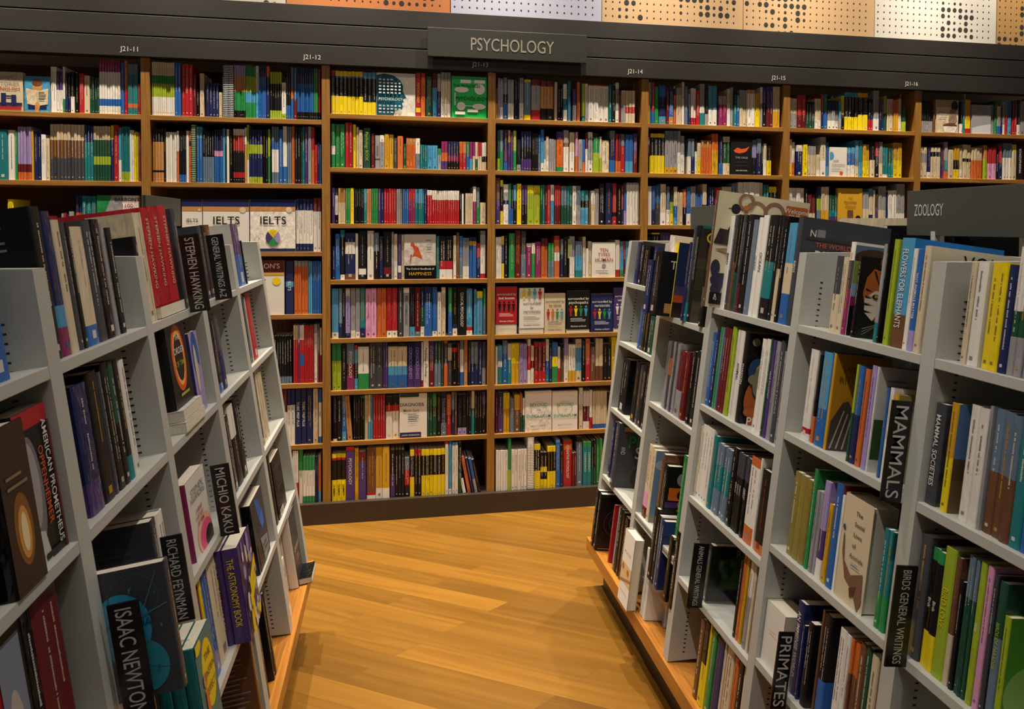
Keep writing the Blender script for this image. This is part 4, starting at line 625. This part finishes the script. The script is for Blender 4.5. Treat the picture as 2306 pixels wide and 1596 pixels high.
L 4 3|Q 1003 1020 184 NEAR:principia D112 B-97;w 1050 1078 130;q 1082 1105 135;Q 1232 1254 160 NEAR:plain D150;w 1257 1290 160
L 4 4|d 1040 1075 175;q 1080 1110 180;k 1112 1150 170;t 1197 1290 198 F:einstein K3 D21 S:t B-45;c 1296 1315 170
L 5 1|o 800 830 215;n 832 860 225;b 862 908 205 D170
L 5 2|k 790 815 195;d 818 882 190 F:candle D30 S:k B-14;k 884 964 190 F:oppen D32 S:k
L 5 3|k 785 836 228 F:redframe D20 S:r;k 840 862 225;d 864 925 225
R 1 1|n -2500 -2465 160;k -2455 -2425 165;k -2420 -2370 150;n -2330 -2290 150
R 1 2|b -2382 -2358 154;Q -2354 -2334 148;k -2331 -2317 145;k -2314 -2288 150;e -2284 -2236 133
R 1 3|k -2500 -2425 205 NEAR:in D130;k -2362 -2316 217;Q -2312 -2289 214;k -2285 -2255 221;k -2252 -2223 221;n -2219 -2207 210
R 1 4|n -2520 -2495 215 NEAR:star D120;Q -2430 -2395 238 NEAR:planets D200 B-20
R 1 5|k -2540 -2515 215 B-25;k -2505 -2480 215 NEAR:rings D150 B-25;r -2400 -2388 212 NEAR:plainn D90;q -2350 -2338 225;k -2334 -2312 225;k -2308 -2286 225;k -2282 -2247 220
R 2 1|n -2175 -2128 175 B-78 D58;k -2124 -2065 208 NEAR:the D130 B-75;w -2155 -2129 265 B-20;w -2128 -2114 261 B-20;y -2086 -2062 242 NEAR:africa D160 B-25;n -1996 -1979 245 B-20;Q+t.2 -1988 -1968 297 B-15;k -1974 -1952 299 NEAR:natgeo D180 B-10;k -1870 -1850 130 NEAR:ap B-20
R 2 2|q*2 -2110 -2080 220;Q+o.75+Q.5 -2078 -2062 222;q -2060 -2046 222;Q -2044 -2030 223;q -2028 -2012 222;d+q.4 -2006 -1966 205;d -1963 -1935 210 NEAR:plain;k -1917 -1893 218 NEAR:plain;k -1891 -1859 225
R 2 3|c+P.35+d.15 -2150 -2115 240 D130;c -2112 -2090 235 NEAR:mountaineer D170;u -2040 -2018 245;k -2014 -1985 220 NEAR:sol D180;g -1890 -1868 290 NEAR:wave;g+c.2 -1865 -1840 285
R 2 4|k -2012 -1985 222 NEAR:plaink D60 B-15;k -1982 -1962 210 B-15 D60;z -1960 -1950 212 B-15 D60;n -1948 -1930 208 NEAR:re D60 B-15;k -1885 -1862 190 NEAR:the2 D60 B-15;k -1845 -1822 222 NEAR:birdp D60 B-15
R 2 5|w -2150 -2058 232 F:tide D30 S:c B-45;w*3 -2054 -2012 215 B-6;q*2 -2006 -1972 200 B48;c -1962 -1850 215 F:animal D45 S:w B48;w -1846 -1825 205 B48
R 3 1|u -1806 -1792 330 NEAR:animalium D285 B-45;w -1791 -1765 262 T:k:BIRD;Q -1770 -1751 265;k+u.5 -1749 -1735 266;k+e.4 -1733 -1720 265;Q -1718 -1705 265;k+d.3 -1704 -1694 264;k -1692 -1664 265 NEAR:plain D200;z -1662 -1640 251;w -1636 -1618 257 T:Q:OCEAN;w -1616 -1592 262 T:Q:OCEAN;k+t.55+k.2 -1588 -1546 262;k -1542 -1529 260;k+c.5 -1528 -1514 258;k -1513 -1499 258;s+c.6+b.3 -1497 -1464 242;Q -1461 -1443 257 NEAR:worldbirds D232 T:w:BIRDS
R 3 2|b -1830 -1788 207;n -1785 -1767 216;g -1765 -1753 228;z -1751 -1743 229;d*3 -1741 -1702 232;l -1700 -1679 240;w*2 -1677 -1659 235;w -1657 -1636 235 T:k:ANIMAL;k -1632 -1612 234 NEAR:phaidon D190 T:w:PHAIDON;w -1548 -1531 231;w -1529 -1511 234;e -1510 -1501 238;p -1500 -1486 236 T:c:ARAB_FALCONRY;q -1485 -1469 236;Q -1467 -1450 241;q -1449 -1427 218 NEAR:plain
R 3 3|c -1812 -1795 200;w*4 -1794 -1728 210;t -1726 -1706 198;z+t.7+z.35*4 -1704 -1623 186;k -1619 -1595 200;Q+k.7*5 -1593 -1533 196 T:w:DISPLAY;o+w.9+o.2 -1531 -1488 207;w -1487 -1480 215;k+o.12 -1477 -1437 194 NEAR:zoo D110
R 3 4|k -1680 -1661 153 NEAR:rev D150;k -1519 -1507 187;o -1506 -1494 214;G -1493 -1482 216;w+q.6 -1475 -1460 205;c -1458 -1448 211;u -1444 -1425 214
R 3 5|u -1671 -1649 206;k+y.5 -1646 -1621 214;y -1619 -1610 218;g -1607 -1583 213;n+v.12 -1579 -1542 212;c -1540 -1531 227;c -1529 -1495 228;o -1491 -1472 217;k -1470 -1450 222;c -1448 -1419 228;u -1419 -1400 243
R 4 1|Q+c.5 -1304 -1283 161;c -1282 -1265 160;w+Q.8+m.5 -1264 -1250 192 NEAR:mammals D120;k -1233 -1223 164 NEAR:tiger D125;q+t.2 -1168 -1159 190;k -1158 -1152 192;l -1142 -1129 200;s+u.3 -1124 -1092 203 NEAR:blue D190 T:w:FLOWERS_FOR_ELEPHANTS;w -1091 -1081 184;b+v.2 -1080 -1067 183 T:w:WHY_ANIMALS_MATTER;c -1066 -1051 190 NEAR:voice D240
R 4 2|w+r.13+w.07 -1352 -1325 196;k+o.3 -1318 -1310 189;s+b.4 -1307 -1276 199;b -1275 -1273 203;G -1273 -1265 201 NEAR:wild D130;l+e.5 -1200 -1194 192;b+n.5 -1193 -1178 191;o -1175 -1162 189;v -1158 -1144 199;w -1142 -1140 199 NEAR:green D90;b -1113 -1106 166;w -1104 -1095 169;G -1093 -1082 160 NEAR:gold D120
R 4 3|O*3 -1353 -1290 181;g -1287 -1276 209;q*2 -1272 -1252 171;v+p.5+w.2 -1250 -1233 198;G -1229 -1217 159;b -1215 -1194 207 NEAR:red D130;w -1193 -1186 190;c -1184 -1103 200 F:social D50 S:c;t+g.35*3 -1075 -1037 179
R 4 4|w -1432 -1319 134 F:plainw D60 S:c;n -1286 -1263 191 T:w:AN_IMMENSE_WORLD;n -1262 -1254 152;k -1246 -1228 169;u -1207 -1201 214;k+b.4 -1200 -1179 212;w -1154 -1134 211;w -1133 -1122 209;o+u.7*3 -1120 -1098 210;u -1097 -1082 218;e -1081 -1068 219;c -1067 -1049 215;u -1047 -1030 223
R 5 1|c -963 -952 166;w -951 -931 168;y*2 -927 -895 169;n -894 -879 166;w+e.5+q.3*3 -878 -843 196;c -842 -825 197
R 5 2|Q -998 -976 169 T:w:MAMMAL_SOCIETIES;G+y.5 -966 -952 177 NEAR:savanna D130;w*2 -931 -895 184;q -895 -889 190;z+u.5*3 -888 -840 189;t -840 -822 197;b -822 -801 202
R 5 3|Q -993 -971 205;g+k.9+y.3*2 -970 -943 193 T:w:Birds;l -943 -921 207 T:y:BIRD_LOVE;u+c.4 -920 -910 200;k -908 -901 168;z+e.7*3 -899 -879 215;l -877 -866 215 T:w:Wild;P -865 -854 214;Q -853 -845 207;e+z.6 -843 -830 202 T:l:BIRDS_OF_PARADISE;l -829 -819 159 NEAR:wildbirds D150
"""
LVN = {1: 'top', 2: 'second', 3: 'third', 4: 'fourth', 5: 'fifth', 6: 'sixth', 7: 'seventh', 8: 'bottom'}
def add(M, t, d, h, code, rng, where, face=None, near=None, txt=None, spiral=False, phrase=None, plain_spine=False, film=None, side='W', col_spine=None, force=False, nodash=False):
    k = Book(); k.M = M; k.t, k.d, k.h = t, d, h; k.code = code; k.bands = bands_of(code, rng); k.where = where; k.face = face; k.near = near
    k.txt = txt; k.spiral = spiral; k.phrase = phrase; k.side = side; k.rng = random.Random(rng.random()); k.hard = t > .026 and rng.random() < .5
    k.film = rng.random() < (.22 if side == 'W' else .38) if film is None else film; k.force = force; k.nodash = nodash
    BOOKS.append(k); return k
rows_seen = set()
for line in TABLE.strip().splitlines():
    head, toks = line.split('|'); side, ga, gb = head.split(); ga, gb = int(ga), int(gb)
    rng = random.Random(hash(head) if False else sum(ord(ch) * (i + 3) for i, ch in enumerate(head)))
    rows_seen.add((side, ga, gb)); count = 0
    if side == 'W':
        z = (ZA if ga < 2 else ZB)[gb]; base = Matrix.Translation((0, WALLY + (.013 if z > .11 else .003), z + .0003)); nn = 1
        lvl = 'bottom' if z == .10 else LVN[gb]; loc = '%s shelf, %s wall bookcase from left' % (lvl, ORD[ga + 1])
        lo, hi = X0 + (ga - 1) * MOD + .0195, X0 + ga * MOD - .0195
    else:
        M_, nn = FR[side]; z = shelf_z(side, ga, gb) if not (side == 'R' and ga == 2 and gb == 4) else .3345
        base = M_ @ Matrix.Translation((0, .012, z * nn + .0003))
        lvl = {1: 'top', 2: 'second', 3: 'third', 4: 'fourth', 5: 'bottom'}[gb]
        loc = '%s shelf, %s bay of %s rack' % (lvl, BAYW[ga], {'L': 'left', 'R': 'right'}[side])
        ya = UPS[side][ga][0] + UPS[side][ga][1]; yb = UPS[side][ga - 1][0]
        lo, hi = (ya + .001, yb - .001) if side == 'L' else (-yb + .001, -ya - .001)
    last = lo
    for tk in toks.split(';'):
        f = tk.split(); code = f[0]; n = 1
        if '*' in code: code, n = code.split('*'); n = int(n)
        xa, xb, h = (int(v) / 1000 for v in f[1:4]); opt = {}
        for e in f[4:]:
            if e[:2] == 'F:': opt['F'] = e[2:]
            elif e[:5] == 'NEAR:': opt['NEAR'] = e[5:]
            elif e[:2] == 'T:': opt['T'] = (e[2], e[4:].replace('_', ' '))
            elif e[:2] == 'S:': opt['Sp'] = e[2:]
            elif e[:2] == 'A:': opt['A'] = float(e[2:])
            elif e == 'S': opt['spiral'] = 1
            elif e[0] in 'DBKR' and len(e) > 1: opt[e[0]] = int(e[1:])
        sb = opt.get('B', 0) / 1000
        if sb >= 0 or side == 'W':
            xa = max(xa, last); xb = min(max(xb, xa + .003), hi)
            if xb - xa < .0025: continue
            if not 'A' in opt: last = xb
        if side == 'W':
            gapmax = {1: .245, 2: .285, 3: .30, 4: .28}.get(gb, .28) if ga < 2 else (.228 if gb == 1 else .24 if gb < 8 else .265)
            h = min(h, gapmax)
        elif gb > 1 and sb >= 0 and not (side == 'R' and ga == 2 and gb >= 4):
            h = min(h, (shelf_z(side, ga, gb - 1) - .017 - z) * nn - .0025)
        if 'F' in opt:
            K = opt.get('K', 1); D = opt.get('D', 24) / 1000; rise = opt.get('R', 0) / 1000; w = xb - xa - .001
            phrase = ART[opt['F']][1]
            if opt['F'] == 'enneagram': nen = globals().get('nen', 0) + 1; phrase = ('left copy of the ' if nen == 1 else 'right copy of the ') + phrase
            if opt['F'] == 'ielts': count += 1; phrase = ['half-hidden leftmost', 'middle', 'rightmost'][count - 1] + ' ' + phrase
            for q in range(K):
                T = Matrix.Translation((xa + .0005, sb + q * (D + .001), rise)) @ Matrix(((0, 1, 0, 0), (-1, 0, 0, D), (0, 0, 1, 0), (0, 0, 0, 1)))
                k = add(base @ T, D, w, h - rise, code, rng, loc, face=opt['F'], phrase=phrase if q == 0 else '%s copy standing behind the %s' % (['', 'second', 'third'][q], phrase), side=side, force=True, nodash=True)
                k.front = q == 0; k.spinecol = opt.get('Sp')
                if 'T' in opt: k.txt = opt['T']
            if rise:
                T = Matrix.Translation((xa + .0, sb + .13, 0)) @ Matrix(((0, 0, 1, 0), (0, -1, 0, 0), (1, 0, 0, 0), (0, 0, 0, 1)))
                add(base @ T, rise - .001, .13, w + .0, 'w', rng, loc, phrase='white book lying flat under the ' + phrase, side=side, force=True, nodash=True)
            continue
        step = (xb - xa) / n
        for q in range(n):
            count += 1; t = step - .0006
            d = opt.get('D', 0) / 1000 or (rng.uniform(.12, .16) if side == 'W' else rng.uniform(.10, .135))
            hh = h - (rng.uniform(0, .002) if n > 1 else 0)
            jit = rng.choice((0, 0, 0, .001, .002, .004)) if n > 1 or side == 'W' else 0
            T = Matrix.Translation((xa + q * step + .0003, sb + jit, 0))
            if 'A' in opt: T = T @ Matrix.Rotation(math.radians(opt['A']), 4, 'Y')
            k = add(base @ T, t, d, hh, code, rng, loc, near=opt.get('NEAR') if q == n - 1 or side == 'L' else None, txt=opt.get('T'), spiral='spiral' in opt, side=side,
                    nodash=code in ('w',) and side == 'W' and t < .013)
            k.ordinal = count; k.run = n
            if 'NEAR' in opt and ART[opt['NEAR']][1] and k.near: k.phrase = ART[opt['NEAR']][1]; k.force = True
            if 'T' in opt and side != 'W': k.force = True
            if 'T' in opt and side != 'W' and not k.phrase: k.phrase = '%s book titled %s on its spine, %s from left,' % (NAME[k.bands[0][2]], opt['T'][1], ordn(count))
# shelves that the racks hide in this view: filled the same way, they join the mass of shelved books
for c in range(7):
    for l, z in (ZA if c < 2 else ZB).items():
        if ('W', c, l) in rows_seen: continue
        rng = random.Random(c * 31 + l); x = X0 + (c - 1) * MOD + .022; end = X0 + c * MOD - .03
        base = Matrix.Translation((0, WALLY + .013, z + .0003)); cnt = 0
        while x < end:
            t = min(rng.uniform(.012, .034), end + .008 - x); n = rng.choice((1, 1, 2, 3)); code = rng.choice('kkwcyrdogebnspqQuz'); h = rng.uniform(.16, .215); d = rng.uniform(.12, .16)
            for q in range(n):
                if x + t > end + .008: break
                k = add(base @ Matrix.Translation((x, 0, 0)), t - .0006, d, h, code, rng, ''); k.hidden = True; x += t; cnt += 1; k.ordinal = cnt; k.where = '%s shelf, %s wall bookcase from left' % (LVN[l] if z > .11 else 'bottom', ORD[c + 1])
# books lying flat on the racks
def lying(side, bay, l, x, wdt, out, dep, th, code, phrase, lift=0):
    M_, nn = FR[side]; z = shelf_z(side, bay, l)
    T = M_ @ Matrix.Translation((x, out + dep, z * nn + .0004 + lift)) @ Matrix(((0, 0, 1, 0), (0, -1, 0, 0), (1, 0, 0, 0), (0, 0, 0, 1)))
    k = add(T, th, dep, wdt, code, random.Random(3), '', phrase=phrase, side=side, force=True, nodash=True)
lying('L', 1, 5, 2.31, .105, -.03, .16, .02, 'k', 'black-covered book lying flat at the far low end of the left rack')
lying('L', 3, 2, 1.432, .135, -.004, .14, .022, 'w', 'lower white book lying flat under the fiery ring paperback')
lying('L', 3, 2, 1.436, .128, -.002, .14, .022, 'w', 'upper white book lying flat under the fiery ring paperback', .0228)
lying('L', 3, 1, 1.420, .153, .004, .15, .024, 'r', 'red book lying flat beneath the three red STEPHEN HAWKING spines')
for k in BOOKS:
    if k.face == 'ring': k.M = Matrix.Translation(FR['L'][0].to_3x3() @ Vector((0, 0, .046))) @ k.M
    if k.txt and k.txt[1] == 'STEPHEN HAWKING': k.M = Matrix.Translation(FR['L'][0].to_3x3() @ Vector((0, 0, .025))) @ k.M; k.h -= .02
# far side of the right rack: tops of large books that show above the near ones
for i, (y, x, t, h, d, code, yaw, ph) in enumerate(((1.58, 1.26, .03, .27, .21, 'c', 62, 'pinkish-grey book leaning on the far side of the right rack'), (1.47, 1.30, .03, .25, .2, 'k', 66, 'black film-wrapped book behind the pinkish-grey one'),
        (1.26, 1.27, .025, .24, .2, 'k', 70, 'dark picture book left of the ZOOLOGY sign'), (1.08, 1.28, .03, .235, .2, 'e', 75, 'dark dinosaur book seen under the ZOOLOGY sign'), (.97, 1.28, .03, .23, .2, 'd', 76, 'maroon book seen under the ZOOLOGY sign'), (.86, 1.26, .03, .225, .2, 'n', 70, 'navy book right of the maroon one beneath the sign'))):
    add(Matrix.Translation((x + .125, y, 1.1905)) @ Matrix.Rotation(math.radians(yaw), 4, 'Z'), t, d, h, code, random.Random(i), '', phrase=ph, side='R', force=True, film=True)
b = MB(); b.M = Matrix.Translation((-XC['R'], -1.5, 0)); b.box((XC['R'] + .008, .62, 1.172), (XC['R'] + .30, 2.54, 1.189)); b.build('shelf', M_STEEL, [o for o in bpy.data.objects if o.name.startswith('book_rack') and 'ZOOLOGY' in o['label']][0])

# ------------------------------------------------------------------ the 300 books that show largest become objects, the rest one mass
def project(p):
    v = Vector(p) - EYE; dpt = v.dot(_f)
    return (1153 + 1531.5 * v.dot(_r3) / dpt, 544.35 - 1531.5 * v.dot(_u3) / dpt) if dpt > .05 else None
VV, FF, OWN = [], [], []
def add_box(M, a, c, own):
    i = len(VV); x0, y0, z0 = a; x1, y1, z1 = c
    VV.extend(M @ Vector(p) for p in ((x0, y0, z0), (x1, y0, z0), (x1, y1, z0), (x0, y1, z0), (x0, y0, z1), (x1, y0, z1), (x1, y1, z1), (x0, y1, z1)))
    for f in ((0, 3, 2, 1), (4, 5, 6, 7), (0, 1, 5, 4), (1, 2, 6, 5), (2, 3, 7, 6), (3, 0, 4, 7)): FF.append(tuple(i + q for q in f)); OWN.append(own)
for i, k in enumerate(BOOKS): add_box(k.M, (0, 0, 0), (k.t, k.d, k.h), i)
for o in OCC:
    if o[0] == 'poly': i = len(VV); VV.extend(Vector(p) for p in o[1]); FF.append((i, i + 1, i + 2, i + 3)); OWN.append(-1)
    else: add_box(o[0], o[1], o[2], -1)
tree = BVHTree.FromPolygons(VV, FF)
for i, k in enumerate(BOOKS):
    k.area = 0
    for o, du, dv in (((0, 0, 0), (k.t, 0, 0), (0, 0, k.h)), ((0, 0, 0), (0, k.d, 0), (0, 0, k.h)), ((k.t, 0, 0), (0, k.d, 0), (0, 0, k.h)), ((0, 0, k.h), (k.t, 0, 0), (0, k.d, 0)), ((0, k.d, 0), (k.t, 0, 0), (0, 0, k.h))):
        o, du, dv = Vector(o), Vector(du), Vector(dv); P = [project(k.M @ q) for q in (o, o + du, o + du + dv, o + dv)]
        if None in P: continue
        A_ = abs(sum(P[j][0] * P[(j + 1) % 4][1] - P[(j + 1) % 4][0] * P[j][1] for j in range(4))) / 2
        if A_ < 20: continue
        hit = 0
        for u in (.1, .3, .5, .7, .9):
            for v in (.1, .3, .5, .7, .9):
                p = k.M @ (o + du * u + dv * v); px = project(p)
                if not px or not (0 < px[0] < 2306 and 0 < px[1] < 1596): continue
                r = tree.ray_cast(EYE, (p - EYE).normalized())
                if r[2] is not None and OWN[r[2]] == i and (r[0] - p).length < .01: hit += 1
        k.area += A_ * hit / 25
order = sorted(range(len(BOOKS)), key=lambda i: -BOOKS[i].area)
single = set([i for i in order if BOOKS[i].area > 60][:318])
print('books', len(BOOKS), 'single', len(single), 'smallest', BOOKS[order[min(317, len(order) - 1)]].area, 'forced left out', sum(1 for i, k in enumerate(BOOKS) if k.force and i not in single and k.area > 30))

def geo(k, cov, pag, ttl, art, atx):
    t, d, h = k.t, k.d, k.h
    bands = [(b_[0], b_[1]) for b_ in k.bands]
    sc = getattr(k, 'spinecol', None)
    cover_geo(cov, t, d, h, [(1, C(sc))] if sc else bands, 0)
    if sc: # the front board keeps the cover's own colour
        cov.face([(t + .0003, .003, 0), (t + .0003, d, 0), (t + .0003, d, h), (t + .0003, .003, h)], bands[0][1])
    if pag is not None: pages_geo(pag, t, d, h, 0, k.hard)
    if k.spiral:
        for i in range(int(h / .0085)):
            z = .006 + i * .0085
            for x in (0, t): cov.box((x - .0008, -.005, z), (x + .0008, .006, z + .002), C('q'))
            cov.box((0, -.0055, z), (t, -.0045, z + .002), C('w'))
    if k.txt:
        put_text(ttl, k.txt[1], (t / 2, -.0005, h * .54), (0, 0, -1), (1, 0, 0), (0, -1, 0), min(t * .62, .02), C(k.txt[0]), maxw=h * .72) if k.txt[1] != 'DUMMIES' else put_text(ttl, k.txt[1], (t / 2, -.0005, h * .23), (0, 0, -1), (1, 0, 0), (0, -1, 0), t * .6, C('k'), maxw=h * .36)
    elif not k.nodash: dashes(ttl, t, h, bands, k.rng)
    nm = k.near or (k.face if getattr(k, 'front', False) else None)
    if nm and art is not None:
        right = bool(k.face) or k.side == 'R'; full = [('r', 0, 0, 1, 1, bands[0][1])]
        if right: art_geo(art, atx, full + ART[nm][0], (t + .0004, .002, 0), (0, 1, 0), (0, 0, 1), (1, 0, 0), d - .002, h)
        else: art_geo(art, atx, full + ART[nm][0], (-.0004, d, 0), (0, -1, 0), (0, 0, 1), (-1, 0, 0), d - .002, h)
mass = MB()
used = {}
for i in order:
    k = BOOKS[i]
    if i in single:
        root = empty('book', k.M)
        cov, pag, art = MB(), MB(), MB()
        geo(k, cov, pag, cov, art, art)
        cov.build('cover', M_WRAP if k.film else M_PRINT, root)
        pag.build('pages', M_PAGE, root)
        if art.f: art.build('cover_art', M_WRAP if k.film and k.side == 'W' else M_PRINT, root)
        if k.phrase: lab = '%s %s' % (k.phrase, k.where) if len((k.phrase + ' ' + k.where).split()) <= 14 else k.phrase
        else:
            cs = []
            for b_ in k.bands:
                if NAME[b_[2]] not in cs: cs.append(NAME[b_[2]])
            lab = '%s %s, %s from left on %s' % (' and '.join(cs[:2]), 'spiral-bound book' if k.spiral else 'book', ordn(k.ordinal), k.where)
        if lab in used: lab += ', another one'
        used[lab] = 1
        tag(root, lab, 'book', 'books on the wall bookcases' if k.side == 'W' else 'books on the left rack' if k.side == 'L' else 'books on the right rack')
    else:
        if k.area <= 0 and not hasattr(k, 'hidden') and k.side != 'W': pass
        mass.M = k.M; n0 = len(mass.f)
        geo(k, mass, None, mass, None, None)
        if k.film:
            for q in range(n0, len(mass.m)): mass.m[q] = 2
        pages_geo(mass, k.t, k.d, k.h, 1, k.hard)
tag(mass.build('shelved_books', [M_PRINT, M_PAGE, M_WRAP]), 'the many smaller book spines that fill the remaining shelf space', 'books', kind='stuff')
